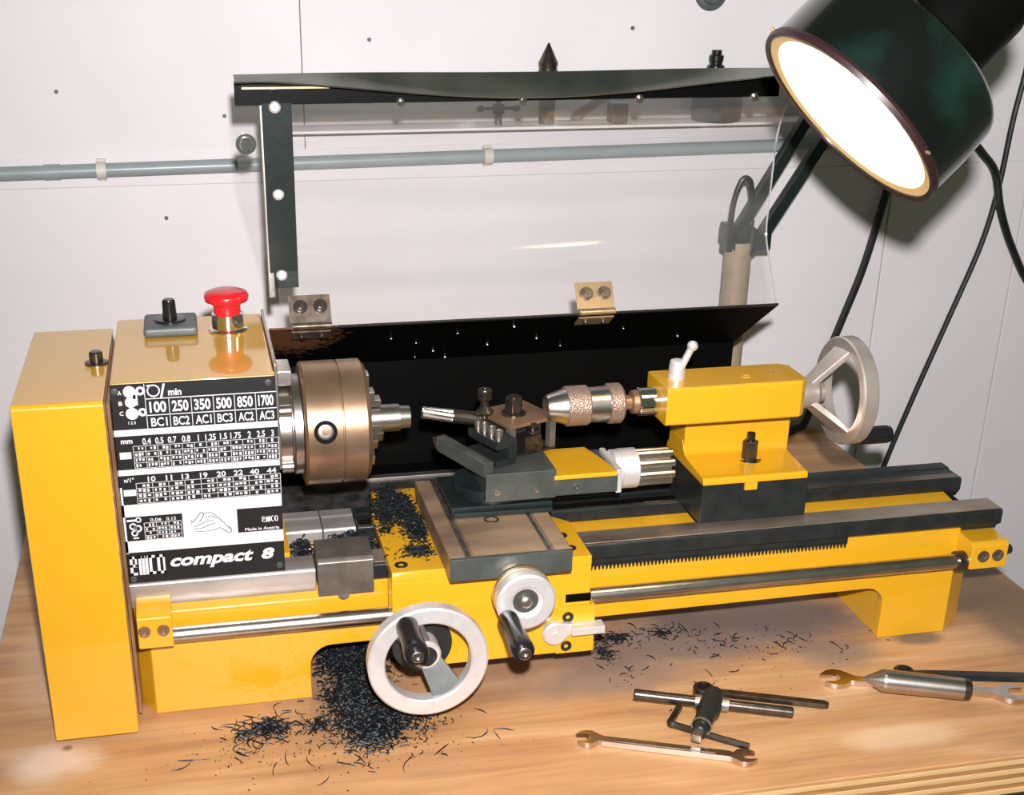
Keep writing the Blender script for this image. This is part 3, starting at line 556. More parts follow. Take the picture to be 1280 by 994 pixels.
# left tool holder
Mh = Mt @ Matrix.Translation((-S_ - 0.0005, -0.0125, 0))
q = MB(Mh); q.box(-0.0200, 0.0, -0.0225, 0.019, tpz0 + 0.0005, tpz0 + 0.0060, 0.0006); q.box(-0.0200, 0.0, -0.0225, 0.019, tpz0 + 0.0150, tpz0 + 0.0225, 0.0008); q.box(-0.0075, 0.0, -0.0225, 0.019, tpz0 + 0.004, tpz0 + 0.018, 0.0006)
obj('tool_holder', q, 'gunmetal', carriage)
for yy in (-0.0165, -0.0065, 0.0035, 0.0125):
    q = MB(Mh); q.cyl((-0.0140, yy, tpz0 + 0.022), (-0.0140, yy, tpz0 + 0.0295), 0.0028, 12); q.rev([(0, 0.0015), (0, 0.0034), (0.004, 0.0034), (0.004, 0.0017), (0.002, 0.0015), (0.002, 0)], (-0.0140, yy, tpz0 + 0.0262), (0, 0, 1), 14); obj('holder_screw', q, 'alu_matt', carriage)
q = MB(); q.cyl((0.3556, 0.0550, tpz0 + 0.020), (0.3556, 0.0550, 0.2335), 0.0030, 14); q.rev([(0, 0.0068), (0.0015, 0.0076), (0.006, 0.0036), (0.0115, 0.0032), (0.0120, 0.0056), (0.0190, 0.0062), (0.0205, 0.0056), (0.0205, 0.003), (0.018, 0.0025), (0.018, 0)], (0.3556, 0.0550, 0.2200), (0, 0, 1), 24); obj('height_screw', q, 'tooldark', carriage)

# cutting tools (held, so things of their own)
ct = thing('parting_tool', 'square shank cutting tool angled down from the tool post toward the chuck', 'cutting tool', (0.33, 0.045, 0.205))
ct2 = thing('boring_bar', 'short bright grooved boring bar pointing at the chuck above the square tool', 'cutting tool', (0.325, 0.062, 0.222))
Ms = frame((0.3490, 0.0135, 0.1880), (-0.033, 0.068, 0.004), (0, 0, 1))
q = MB(Ms); q.prism([(-0.002, -0.0065), (0.060, -0.0065), (0.064, -0.0040), (0.064, 0.0040), (0.060, 0.0055), (-0.002, 0.0055)], 'z', -0.0048, 0.0048, 0.0006); obj('shank', q, 'greysteel', ct)
q = MB(Ms); q.prism([(0.0605, -0.003), (0.066, -0.001), (0.067, 0.004), (0.0605, 0.0062)], 'z', -0.0052, 0.0052, 0.0005); obj('cutting_tip', q, 'steel', ct, 'bright cutting edge')
Mb2 = frame((0.3590, 0.0600, 0.2120), (-0.97, 0.02, 0.17), (0, 0, 1))
q = MB(Mb2); q.cyl((0.004, 0, 0), (0.030, 0, 0), 0.0058, 16, 0.0008); q.box(0.004, 0.028, -0.001, 0.001, 0.0045, 0.0068, 0.0003); obj('shank', q, 'tooldark', ct2)
q = MB(Mb2)
for k_ in range(5):
    a = 2 * math.pi * k_ / 5; q.cyl((0.0295, 0.0032 * math.cos(a), 0.0032 * math.sin(a)), (0.0550, 0.0026 * math.cos(a + 0.5), 0.0026 * math.sin(a + 0.5)), 0.0026, 8)
obj('fluted_tip', q, 'steel', ct2)

# --- handwheels
def wheel(mb, c, d, r_out, r_in, t, spokes, ref, cone=0.0, spoke_w=0.010, hub=0.010, parent=None):
    # rim from face c along d (thickness t); spokes at angles in the plane, sloping back by cone to the hub
    d = Vector(d).normalized(); c = Vector(c); u = Vector(ref); u = (u - d * u.dot(d)).normalized(); v = d.cross(u)
    mb.rev([(0, r_in + 0.0012), (0, r_out - 0.0015), (0.0012, r_out), (t - 0.0012, r_out), (t, r_out - 0.0012), (t, r_in + 0.0015), (t - 0.0012, r_in), (0.0012, r_in)], c, d, 72, ring=True)
    for a in spokes:
        e = u * math.cos(math.radians(a)) + v * math.sin(math.radians(a)); s = d.cross(e)
        A = c + d * (cone + 0.003) + e * hub * 0.6; B = c + d * (t * 0.5) + e * (r_in + 0.002)
        x = (B - A); Lx = x.length; Mx = frame(A, x, s)
        sk_ = MB(); sk_.prism([(0, -spoke_w), (Lx, -spoke_w * 1.5), (Lx, spoke_w * 1.5), (0, spoke_w)], 'z', -0.0028, 0.0028, 0.0008, M=Mx); obj('spoke', sk_, 'spoke', parent, 'darker cast spoke')
    return mb
# carriage handwheel (faces the operator)
HC = Vector((0.2840, -0.0800, 0.0705))
q = wheel(MB(), HC, (0, 1, 0), 0.0468, 0.0335, 0.0125, (62, 242), (1, 0, 0), 0.014, 0.0085, 0.012, carriage)
q.rev([(0.010, 0), (0.010, 0.0105), (0.012, 0.0120), (0.030, 0.0120), (0.030, 0)], HC, (0, 1, 0), 32)
wh = obj('carriage_handwheel', q, 'alu', carriage, 'large silver handwheel')
q = MB(); q.rev([(0.004, 0), (0.004, 0.0050), (0.007, 0.0060), (0.0095, 0.0085), (0.0115, 0.0085), (0.0115, 0)], HC, (0, 1, 0), 24); q.cyl(HC + Vector((0, 0.028, 0)), HC + Vector((0, 0.042, 0)), 0.024, 32, 0.001); obj('handwheel_hub', q, 'gunmetal', carriage)
HH = HC + Vector((-0.0165, 0.004, 0.0340))
q = MB(); q.rev([(0, 0), (0, 0.0072), (0.003, 0.0084), (0.012, 0.0086), (0.024, 0.0082), (0.038, 0.0090), (0.0455, 0.0094), (0.0475, 0.0086), (0.0480, 0)], HH + Vector((0, 0.001, 0)), (0, -1, 0), 28); obj('crank_handle', q, 'black', carriage, 'black tapered crank handle')
q = MB(); q.rev([(0, 0.0050), (0.0035, 0.0046), (0.0040, 0.0036), (0.0040, 0.002), (0.0025, 0.0018), (0.0025, 0)], HH + Vector((0, -0.0470, 0)), (0, -1, 0), 18); obj('handle_bolt', q, 'steel', carriage)
# cross slide handwheel
KC = Vector((0.3583, -0.0855, 0.1175))
q = MB(); q.rev([(0, 0.0135), (0, 0.0215), (0.0015, 0.0232), (0.0095, 0.0232), (0.0110, 0.0220), (0.0110, 0.0100), (0.0035, 0.0100), (0.0025, 0.0130)], KC, (0, 1, 0), 56, ring=True); obj('cross_slide_handwheel', q, 'alu', carriage, 'small silver handwheel')
q = MB(); q.rev([(0.002, 0), (0.002, 0.0060), (0.0035, 0.0068), (0.0035, 0.0120), (0.0060, 0.0128), (0.0060, 0)], KC, (0, 1, 0), 36); obj('wheel_recess', q, 'greysteel', carriage)
q = MB(); q.rev([(-0.001, 0), (-0.001, 0.0028), (0.0005, 0.0048), (0.004, 0.0052), (0.004, 0)], KC, (0, 1, 0), 20); obj('wheel_nut', q, 'alu_matt', carriage)
q = MB(); q.rev([(0.0118, 0), (0.0118, 0.0215), (0.0128, 0.0232), (0.0165, 0.0232), (0.0175, 0.0215), (0.0175, 0.0100), (0.042, 0.0100), (0.042, 0)], KC, (0, 1, 0), 56); obj('graduated_collar', q, 'brass', carriage, 'brassy graduated collar')
KH = KC + Vector((-0.0150, 0.000, -0.0110))
q = MB(); q.rev([(0, 0), (0, 0.0068), (0.003, 0.0078), (0.012, 0.0080), (0.022, 0.0076), (0.040, 0.0084), (0.0485, 0.0088), (0.0515, 0.0080), (0.0520, 0)], KH, (0, -1, 0), 28); obj('crank_handle', q, 'black', carriage, 'black tapered crank handle')
q = MB(); q.rev([(0, 0.0052), (0.003, 0.0050), (0.0036, 0.004), (0.0036, 0.0022), (0.002, 0.002), (0.002, 0)], KH + Vector((0, -0.0515, 0)), (0, -1, 0), 18); obj('handle_bolt', q, 'steel', carriage)
# lever
LC = (0.3925, -0.0505, 0.0665)
q = MB(); q.rev([(0, 0.0), (0, 0.0088), (0.0015, 0.0102), (0.006, 0.0102), (0.006, 0)], LC, (0, 1, 0), 28); q.rev([(-0.0012, 0), (-0.0012, 0.0022), (0.001, 0.0030)], LC, (0, 1, 0), 14)
q.prism([(LC[0] + 0.004, LC[2] - 0.0055), (LC[0] + 0.015, LC[2] - 0.001), (LC[0] + 0.0395, LC[2] - 0.0015), (LC[0] + 0.0395, LC[2] + 0.0075), (LC[0] + 0.015, LC[2] + 0.008), (LC[0] + 0.003, LC[2] + 0.0098)], 'y', LC[1] + 0.0003, LC[1] + 0.0055, 0.0008)
q.box(LC[0] + 0.012, LC[0] + 0.0395, LC[1] - 0.006, LC[1] + 0.0055, LC[2] + 0.0005, LC[2] + 0.0075, 0.001)
obj('feed_lever', q, 'alu', carriage, 'pale flat feed lever')

# --- tailstock
TX0, TX1 = 0.5037, 0.6300
tsb = MB(); tsb.prism([(0.030, 0.2080), (0.030, 0.2380), (0.0315, 0.2396), (0.0785, 0.2396), (0.080, 0.2380), (0.080, 0.2080), (0.078, 0.2065), (0.032, 0.2065)], 'x', TX0, 0.6235, 0.0010)
tsb.prism([(0.6225, 0.0305), (0.6265, 0.0330), (0.6300, 0.0370), (0.6300, 0.0730), (0.6265, 0.0770), (0.6225, 0.0795)], 'z', 0.2072, 0.2390, 0.0008)
tail = obj('tailstock', tsb, 'yellow', lathe)
tc_ = MB(); tc_.prism([(0.5365, 0.0665), (0.6345, 0.0665), (0.6345, 0.104), (0.5365, 0.104)], 'z', 0.158, 0.208, 0.002)
tc_.prism([(0.0168, 0.1560), (0.0168, 0.1605), (0.018, 0.1622), (0.056, 0.1650), (0.062, 0.1662), (0.066, 0.170), (0.070, 0.178), (0.09, 0.178), (0.105, 0.164), (0.108, 0.1560)], 'x', 0.5360, 0.6310, 0.0012)
tc_.box(0.5735, 0.5850, 0.0155, 0.030, 0.1495, 0.1600, 0.0008)
obj('tailstock_foot', tc_, 'yellow', tail)
tb2 = MB(); tb2.box(0.5358, 0.6325, 0.0175, 0.110, 0.1207, 0.1556, 0.0008)
obj('tailstock_base', tb2, 'gunmetal', tail, 'dark steel base block')
q = MB(); q.hexa((0.5905, 0.0495, 0.1625), (0.5905, 0.0495, 0.1810), 0.0068, 0.0006); q.rev([(0, 0), (0, 0.0105), (0.0015, 0.0105), (0.0015, 0)], (0.5905, 0.0495, 0.1628), (0, 0, 1), 24); q.cyl((0.5905, 0.0495, 0.18), (0.5905, 0.0495, 0.1880), 0.0036, 14); obj('clamp_bolt', q, 'tooldark', tail)
q = MB(); q.rev([(0, 0), (0, 0.0115), (0.001, 0.0122), (0.030, 0.0122), (0.030, 0)], (0.4865, AY, AZ), (1, 0, 0), 36); obj('quill', q, 'chrome', tail)
q = MB(); q.rev([(0, 0.0070), (0.012, 0.0068), (0.0155, 0.0060), (0.0165, 0.0040), (0.0165, 0)], (0.5205, 0.056, 0.2394), (0, 0, 1), 24)
q.cyl((0.5215, 0.052, 0.248), (0.5290, 0.050, 0.2665), 0.0030, 12); q.sphere((0.5300, 0.0495, 0.2690), 0.0045); obj('lock_lever', q, 'alu', tail)
for x in (0.5800, 0.6035, 0.6075):
    q = MB(); q.rev([(-0.001, 0), (-0.001, 0.0022), (0.0002, 0.0026), (0.0004, 0.0040 if x < 0.6 else 0.0026), (-0.001, 0.0042)], (x, 0.050 if x < 0.6 else 0.056, 0.2396), (0, 0, 1), 16)
    if x < 0.6: obj('oil_cup', q, 'yellow_dirty', tail)
    else: obj('oil_hole', MB().cyl((x, 0.056, 0.2390), (x, 0.056, 0.2398), 0.0009, 8), 'ink', tail)
# tailstock handwheel (axis along the bed)
TC = Vector((0.6700, AY, AZ - 0.0018))
q = MB(); d = Vector((1, 0, 0)); r_out, r_in, t = 0.0470, 0.0365, 0.0135
q.rev([(0, r_in + 0.0012), (0, r_out - 0.0012), (0.0012, r_out), (t - 0.0012, r_out), (t, r_out - 0.0012), (t, r_in + 0.0015), (t - 0.0012, r_in), (0.0012, r_in)], TC, d, 72, ring=True)
for a in (84, 250):
    e = Vector((0, math.cos(math.radians(a)), math.sin(math.radians(a)))); A = Vector((0.6420, AY, TC.z)) + e * 0.0085; B = TC + d * 0.006 + e * (r_in + 0.002)
    q.prism([(0, -0.0085), ((B - A).length, -0.0140), ((B - A).length, 0.0140), (0, 0.0085)], 'z', -0.0026, 0.0026, 0.0008, M=frame(A, B - A, d.cross(e)))
q.rev([(0, 0), (0, 0.0125), (0.005, 0.0135), (0.016, 0.0125), (0.020, 0.009), (0.024, 0.0085), (0.024, 0)], (0.6305, AY, TC.z), d, 36)
obj('tailstock_handwheel', q, 'alu_warm', tail, 'silver handwheel with flared spokes')
e = Vector((0, math.cos(math.radians(248)), math.sin(math.radians(248)))); P0 = TC + d * 0.008 + e * 0.0405
q = MB(); q.rev([(0, 0), (0, 0.0060), (0.004, 0.0078), (0.034, 0.0080), (0.038, 0.0070), (0.039, 0.0050), (0.039, 0)], P0, d, 24); obj('crank_handle', q, 'black', tail, 'black crank handle')
q = MB(); q.sphere((0.654, 0.050, 0.205), 0.0035, 12); obj('set_screw', q, 'steel', tail)

# --- drill chuck in the quill
dc = thing('drill_chuck', 'brown knurled drill chuck fitted in the tailstock quill', 'drill chuck', (0.45, AY, AZ))
q = MB(); q.rev([(0, 0), (0, 0.0100), (0.002, 0.0110), (0.017, 0.0155), (0.017, 0)], (0.4075, AY, AZ), (1, 0, 0), 36); obj('nose', q, 'steel', dc)
q = MB(); q.rev([(0, 0), (0, 0.0160), (0.001, 0.0168), (0.0185, 0.0168), (0.0195, 0.016), (0.0195, 0)], (0.4235, AY, AZ), (1, 0, 0), 40); obj('knurled_sleeve', q, 'knurl', dc)
q = MB(); q.rev([(0, 0), (0, 0.0148), (0.0180, 0.0152), (0.0180, 0)], (0.4425, AY, AZ), (1, 0, 0), 36)
q2 = obj('body', q, 'steel', dc)
q = MB(); q.rev([(0, 0), (0, 0.0160), (0.001, 0.0170), (0.0105, 0.0170), (0.0125, 0.0150), (0.0135, 0.0090), (0.0135, 0)], (0.4600, AY, AZ), (1, 0, 0), 40); obj('knurled_collar', q, 'knurl', dc)
q = MB(); q.rev([(0, 0), (0, 0.0062), (0.0075, 0.0062), (0.0085, 0.0098), (0.0130, 0.0104), (0.0140, 0.009), (0.0140, 0)], (0.4730, AY, AZ), (1, 0, 0), 32); obj('arbor', q, 'brownsteel', dc)

# ================================================================== SPLASH GUARD
guard = thing('splash_guard', 'hinged clear plastic splash guard raised above a black back plate behind the lathe', 'splash guard', (0.42, 0.22, 0.0))
XR = 0.6565
PT = [(0.160, 0.2680), (0.252, 0.205), (0.252, 0.0985), (0.222, 0.0965)]
def offset_poly(P, t):
    out = []
    for i, p in enumerate(P):
        a = Vector(P[max(i - 1, 0)]); b_ = Vector(P[min(i + 1, len(P) - 1)]); d_ = (b_ - a).normalized(); out.append((p[0] + d_.y * -t, p[1] + d_.x * t))
    return out
bp_ = MB(); bp_.prism(PT + offset_poly(PT, 0.0018)[::-1], 'x', 0.1905, XR, 0)
obj('back_plate', bp_, rusty_plate(), guard)
sp_ = MB()
for (x, f_) in ((0.30, .35), (0.325, .5), (0.36, .3), (0.345, .75), (0.41, .2), (0.33, .9), (0.44, .55), (0.395, .65), (0.47, .8), (0.36, .95), (0.52, .4), (0.585, .7)):
    sp_.sphere((x, 0.160 + 0.092 * f_ - 0.0006, 0.268 - 0.063 * f_ - 0.0006), random.uniform(0.0006, 0.0011), 6)
obj('chip_speck', sp_, 'alu', guard)['kind'] = 'stuff'
obj('plate_foot', MB().box(0.25, 0.28, 0.2535, 0.2585, 0, 0.2, 0.001), 'blackmetal', guard); obj('plate_foot', MB().box(0.60, 0.63, 0.2535, 0.2585, 0, 0.2, 0.001), 'blackmetal', guard)
obj('chip_tray', MB().prism([(0.122, 0.0900), (0.214, 0.0975), (0.214, 0.0990), (0.122, 0.0915)], 'x', 0.1905, 0.420), 'oily', guard, 'oily grey tray strip')
obj('lip', MB().box(0.22, 0.652, 0.214, 0.2235, 0.0965, 0.1010, 0.0006), 'alu_matt', guard, 'bare metal bottom lip')
SP = [(0.1570, 0.2690), (0.1640, 0.2790), (0.1900, 0.3180)] + [(0.1935, 0.3260), (0.1948, 0.3350)] + [(0.1930, 0.4050)] + [(0.1918, 0.4150), (0.1870, 0.4290), (0.1808, 0.4400), (0.1790, 0.4480), (0.1790, 0.4690)]
XL = 0.2015
cs_ = MB(); cs_.prism(SP + offset_poly(SP, -0.0035)[::-1], 'x', XL, XR - 0.003, 0)
obj('clear_screen', cs_, 'acrylic', guard)
ep = MB(); ep.prism([(0.1725, 0.4695), (0.2010, 0.4695), (0.2010, 0.300), (0.1965, 0.300), (0.1740, 0.395)], 'y', 0.1905, 0.1935, 0)
obj('end_flange', ep, 'acrylic', guard)
obj('end_channel', MB().box(0.1935, 0.1990, 0.186, 0.1895, 0.289, 0.4520, 0.0008), 'alu_matt', guard)
def front_y(z):
    for (a, b_) in zip(SP, SP[1:]):
        if a[1] <= z <= b_[1]: return a[0] + (b_[0] - a[0]) * (z - a[1]) / (b_[1] - a[1])
    return SP[-1][0]
# black strap along the left edge (follows the screen)
zs = [0.2975, 0.3045, 0.318, 0.326, 0.335, 0.37, 0.405, 0.415, 0.429, 0.440, 0.4535]
def sy_(z): return 0.1732 + (0.4535 - z) / 0.156 * 0.0160
def strapf(u, v):
    z = zs[0] + 0; i = min(int(u * (len(zs) - 1)), len(zs) - 2); f = u * (len(zs) - 1) - i; z = zs[i] + (zs[i + 1] - zs[i]) * f
    return Vector((0.1945 + v * 0.0240 + (0.0008 * (1 - u)), sy_(z), z))
st_ = MB(); st_.grid(strapf, 20, 2, 0.0018); strap = obj('strap', st_, 'greenblack', guard, 'black edge strap')
for z in (0.4500, 0.3790, 0.3090):
    q = MB(); q.rev([(0, 0), (0, 0.0046), (0.001, 0.0048), (0.0025, 0.0030), (0.0028, 0)], (0.2050, sy_(z) - 0.0012, z), (0, -1, 0.1), 16); obj('rivet', q, 'alu', strap)
q = MB(); q.rev([(0, 0), (0, 0.0085), (0.0018, 0.0085), (0.0018, 0.0058), (0.006, 0.0055), (0.0075, 0.0045), (0.0075, 0)], (0.1812, 0.1903, 0.4190), (0, -1, 0), 20); obj('flange_bolt', q, 'chrome', guard)
# top rail, an angle with a buckled upper flange
rl = MB(); rl.box(0.1738, XR - 0.013, 0.1765, 0.1785, 0.4515, 0.4700, 0.0004, 1)
rail = obj('top_rail', rl, 'blackmetal', guard, 'black top rail with buckled edge')
rt = MB()
def flange(u, v):
    x = 0.1738 + u * (XR - 0.0145 - 0.1738); s = math.sin(math.pi * min(max((u - 0.05) / 0.95, 0), 1)) ** 1.2
    return Vector((x, 0.1785 - v * (0.022 - 0.004 * s), 0.4705 + 0.0045 - v * (0.0035 + 0.0150 * s) - 0.0025 * s * math.sin(v * math.pi) + 0.0006 * math.sin(u * 9)))
rt.grid(flange, 48, 5, 0.0012); obj('rail_flange', rt, 'flange', rail, 'buckled steel flange')
obj('rail_strip', MB().box(0.179, 0.2500, 0.1700, 0.1762, 0.4640, 0.4662, 0.0005, 1), 'brass', rail)
for x, z in ((0.3085, 0.4535), (0.4120, 0.4530), (0.5150, 0.4530), (0.6200, 0.4530)):
    q = MB(); q.rev([(0, 0), (0, 0.0038), (0.0022, 0.0036), (0.0032, 0.0024), (0.0032, 0.0018), (0.0065, 0.0018), (0.0065, 0)], (x, 0.1765, z - 0.0008), (0, -1, -0.25), 14); obj('bolt', q, 'steel', rail)
def hinge(x0, x1, m):
    y = 0.157
    lf = MB(); lf.prism([(0.1625, 0.2720), (0.1760, 0.2925), (0.1742, 0.2936), (0.1607, 0.2732)], 'x', x0, x1, 0); lf.cyl((x0 + 0.002, 0.1585, 0.2705), (x1, 0.1585, 0.2705), 0.0024, 12)
    lf.prism([(0.1600, 0.2660), (0.1740, 0.2560), (0.1732, 0.2548), (0.1590, 0.2648)], 'x', x0 + 0.001, x1 - 0.001, 0)
    h_ = obj('hinge', lf, m, guard)
    for f in (0.27, 0.75):
        x = x0 + (x1 - x0) * f; q = MB(); q.rev([(0, 0), (0, 0.0062), (0.0010, 0.0062), (0.0010, 0.0046), (0.0036, 0.0046), (0.0036, 0.0026), (0.0060, 0.0026), (0.0060, 0)], (x, 0.1672, 0.2852), (0, -0.83, 0.55), 12); obj('hinge_bolt', q, 'tooldark' if m == 'rust' else 'rust', h_)
        q = MB(); q.sphere((x, 0.1655, 0.2590), 0.0026, 10); obj('hinge_rivet', q, 'tooldark', h_)
hinge(0.2085, 0.2440, 'rust'); hinge(0.4640, 0.4985, 'brass')

# ================================================================== WORK LAMP
LCn = Vector((0.5528, -0.1244, 0.4737)); ax = Vector((0.7223, 0.0347, 0.6907)).normalized()
lamp = thing('work_lamp', 'dark green enamelled work lamp with glowing shade hanging over the lathe', 'lamp', (0.72, 0.41, 0.0))
q = MB(); RO = 0.0728
q.rev([(0.000, RO - 0.0030), (0.000, RO - 0.0008), (0.003, RO), (0.006, RO - 0.0002), (0.030, 0.0725), (0.050, 0.0708), (0.054, 0.0695), (0.058, 0.0655), (0.064, 0.0520), (0.068, 0.0410), (0.068, 0.0380), (0.062, 0.0500), (0.055, 0.0630), (0.048, 0.0680), (0.006, 0.0700)], LCn, ax, 72, ring=True)
shade = obj('lamp_shade', q, 'enamel', lamp, None, 40)
q = MB(); q.rev([(-0.0006, RO - 0.0022), (-0.0010, RO + 0.0006), (0.0020, RO + 0.0016), (0.0045, RO + 0.0006), (0.003, RO - 0.0015)], LCn, ax, 72, ring=True); obj('shade_rim', q, 'rim', shade, 'worn dark rim')
q = MB(); q.rev([(0.002, 0.0692), (0.030, 0.0670), (0.045, 0.0600), (0.054, 0.0450), (0.058, 0.0200), (0.058, 0.012), (0.060, 0.012), (0.060, 0.022), (0.056, 0.0470), (0.047, 0.0618), (0.031, 0.0685), (0.002, 0.0698)], LCn, ax, 64, ring=True); obj('reflector', q, 'reflector', shade, 'cream inside of the shade', 60)
q = MB(); q.rev([(0.012, 0), (0.0125, 0.010), (0.016, 0.020), (0.024, 0.0275), (0.032, 0.0285), (0.042, 0.022), (0.052, 0.013), (0.060, 0.012), (0.060, 0)], LCn, ax, 32); obj('bulb', q, 'bulb', lamp, 'glowing bulb', 60)
q = MB(); q.rev([(0.060, 0), (0.060, 0.0370), (0.0625, 0.0385), (0.068, 0.0392), (0.112, 0.0378), (0.122, 0.0345), (0.130, 0.024), (0.133, 0.010), (0.133, 0)], LCn, ax, 48); obj('lamp_socket', q, 'blackmetal', lamp, 'black socket housing', 40)
q = MB(); q.rev([(0.0008, RO - 0.0016), (0.0016, RO - 0.0090), (0.0026, RO - 0.0090), (0.0024, RO - 0.0016)], LCn, ax, 72, ring=True); obj('shade_lip', q, 'cream', shade, 'cream lip inside the rim')
for th in (20, 140, 260):
    u_ = ax.orthogonal().normalized(); v_ = ax.cross(u_); e = u_ * math.cos(math.radians(th)) + v_ * math.sin(math.radians(th))
    q = MB(); q.cyl(LCn + e * (RO - 0.004) + ax * 0.002, LCn + e * (RO + 0.004) + ax * 0.002, 0.0010, 8); obj('rim_screw', q, 'brass', shade)
tipP = LCn + ax * 0.128; elbow = Vector((0.915, 0.400, 0.630))
b1 = (Vector((0.7105, 0.400, 0.2760)), Vector((0.9100, 0.400, 0.6240))); b2 = (Vector((0.7400, 0.400, 0.2720)), Vector((0.9440, 0.400, 0.6080)))
for (A, B) in (b1, b2):
    q = MB(frame(A, B - A, (0, 1, 0))); L_ = (B - A).length; q.box(0, L_, -0.0055, 0.0055, -0.0060, 0.0060, 0.001); obj('arm_bar', q, 'greenblack', lamp)
q = MB(); q.cyl((0.7220, 0.388, 0.274), (0.7220, 0.412, 0.274), 0.017, 20); q.box(0.7000, 0.7520, 0.390, 0.410, 0.262, 0.282, 0.002); q.box(0.6985, 0.7130, 0.388, 0.412, 0.272, 0.292, 0.002); arm_base = obj('arm_joint', q, 'greenblack', lamp)
q = MB(); q.cyl((0.7260, 0.386, 0.266), (0.7260, 0.386, 0.298), 0.0016, 8); q.cyl((0.7385, 0.3885, 0.282), (0.7385, 0.3885, 0.294), 0.0016, 8); obj('tension_pin', q, 'chrome', arm_base)
q = MB(); q.cyl((0.718, 0.400, 0.0), (0.718, 0.400, 0.272), 0.015, 24); q.cyl((0.718, 0.400, 0.0), (0.718, 0.400, 0.012), 0.035, 28, 0.002); obj('post', q, 'post', lamp)
q = MB(); q.tube(smooth_path([(0.7045, 0.396, 0.288), (0.7055, 0.394, 0.318), (0.7120, 0.392, 0.340), (0.7210, 0.392, 0.338), (0.7260, 0.394, 0.318), (0.7280, 0.398, 0.296)], 8), 0.0030, 10); obj('cable_loop', q, 'rubber', arm_base)
q = MB(); q.cyl((0.927, 0.385, 0.617), (0.927, 0.415, 0.617), 0.026, 24, 0.002); obj('elbow_joint', q, 'greenblack', lamp)
u1 = Vector((0.927, 0.400, 0.630)); tp = tipP + Vector((0.02, 0.02, 0.03))
for off in (0.0, 0.026):
    A = u1 + Vector((0, 0, off)); B = tp + Vector((0, 0, off)); q = MB(frame(A, B - A, (0, 0, 1))); q.box(0, (B - A).length, -0.0055, 0.0055, -0.006, 0.006, 0.001); obj('arm_bar', q, 'greenblack', lamp)
q = MB(); q.cyl(tipP, tp + Vector((0, 0, 0.03)), 0.012, 16); obj('head_joint', q, 'greenblack', lamp)

# ================================================================== WALL PIPE, CORDS, KNOB
pipe = thing('conduit_pipe', 'grey plastic conduit pipe running level along the white wall', 'pipe', (0.3, 0.503, 0.345))
def pzl(x): return 0.3480 + 0.0113 * x
q = MB(); q.cyl((-0.5, 0.5035, pzl(-0.5)), (0.957, 0.5035, pzl(0.957)), 0.0072, 24); obj('pipe', q, 'grey_pipe', pipe)
for x in (0.0450, 0.4580, -0.3):
    q = MB(); q.rev([(-0.0048, 0.0072), (-0.0048, 0.0090), (0.0048, 0.0090), (0.0048, 0.0072)], (x, 0.5035, pzl(x)), (1, 0, 0.0113), 24, ring=True); q.box(x - 0.0048, x + 0.0048, 0.506, 0.5115, pzl(x) - 0.011, pzl(x) + 0.011, 0.0008); obj('pipe_clip', q, 'clip', pipe)
q = MB(); q.rev([(-0.016, 0.0072), (-0.016, 0.0080), (0.0, 0.0080), (0.0, 0.0072)], (0.004, 0.5035, pzl(0.004)), (1, 0, 0.0113), 24, ring=True); obj('pipe_sleeve', q, 'grey_pipe', pipe)
obj('junction_box', MB().box(0.955, 0.998, 0.488, 0.5112, 0.334, 0.386, 0.003), 'grey_pipe', pipe)
def cord(name, pts, r, label):
    q = MB(); q.tube(smooth_path(pts, 8), r, 10); return tag(obj(name, q, 'rubber'), label, 'cord')
cord('power_cord', [(0.9620, 0.499, 0.3325), (0.9480, 0.500, 0.320), (0.9440, 0.502, 0.2900), (0.9290, 0.503, 0.2100), (0.9120, 0.504, 0.150), (0.9000, 0.505, 0.1080), (0.886, 0.503, 0.05), (0.876, 0.500, 0.015), (0.862, 0.497, 0.0055), (0.82, 0.49, 0.005), (0.78, 0.485, 0.005)], 0.0048, 'thick black cord on the wall running down behind the tailstock handwheel')
cord('power_cord', [(1.115, 0.505, 0.60), (1.1070, 0.505, 0.4500), (1.1000, 0.505, 0.3800), (1.0960, 0.505, 0.3000), (1.0850, 0.505, 0.2300), (1.0560, 0.505, 0.1350), (1.0230, 0.505, 0.0300), (0.9950, 0.505, -0.0700), (0.970, 0.505, -0.20), (0.965, 0.50, -0.5), (0.965, 0.50, -0.796)], 0.0034, 'long thin black cord hanging down the wall from top right to bench')
cord('power_cord', [(0.9985, 0.497, 0.3700), (1.0200, 0.492, 0.3720), (1.0370, 0.490, 0.3620), (1.0560, 0.490, 0.3450), (1.0820, 0.496, 0.3200), (1.0980, 0.496, 0.2750), (1.1280, 0.503, 0.2250), (1.17, 0.505, 0.17), (1.24, 0.505, 0.12), (1.4, 0.505, 0.10)], 0.0048, 'thick black cord crossing the thin one beside the lamp shade')
q = MB(); q.rev([(0, 0), (0, 0.0180), (0.003, 0.0185), (0.006, 0.0160), (0.007, 0.0120), (0.0045, 0.0100), (0.0045, 0.0065), (0.008, 0.0060), (0.008, 0)], (0.7070, 0.5120, 0.5210), (0, -1, 0), 32)
tag(obj('cable_grommet', q, 'greybox'), 'round dark grommet on the white wall at the top edge', 'grommet')

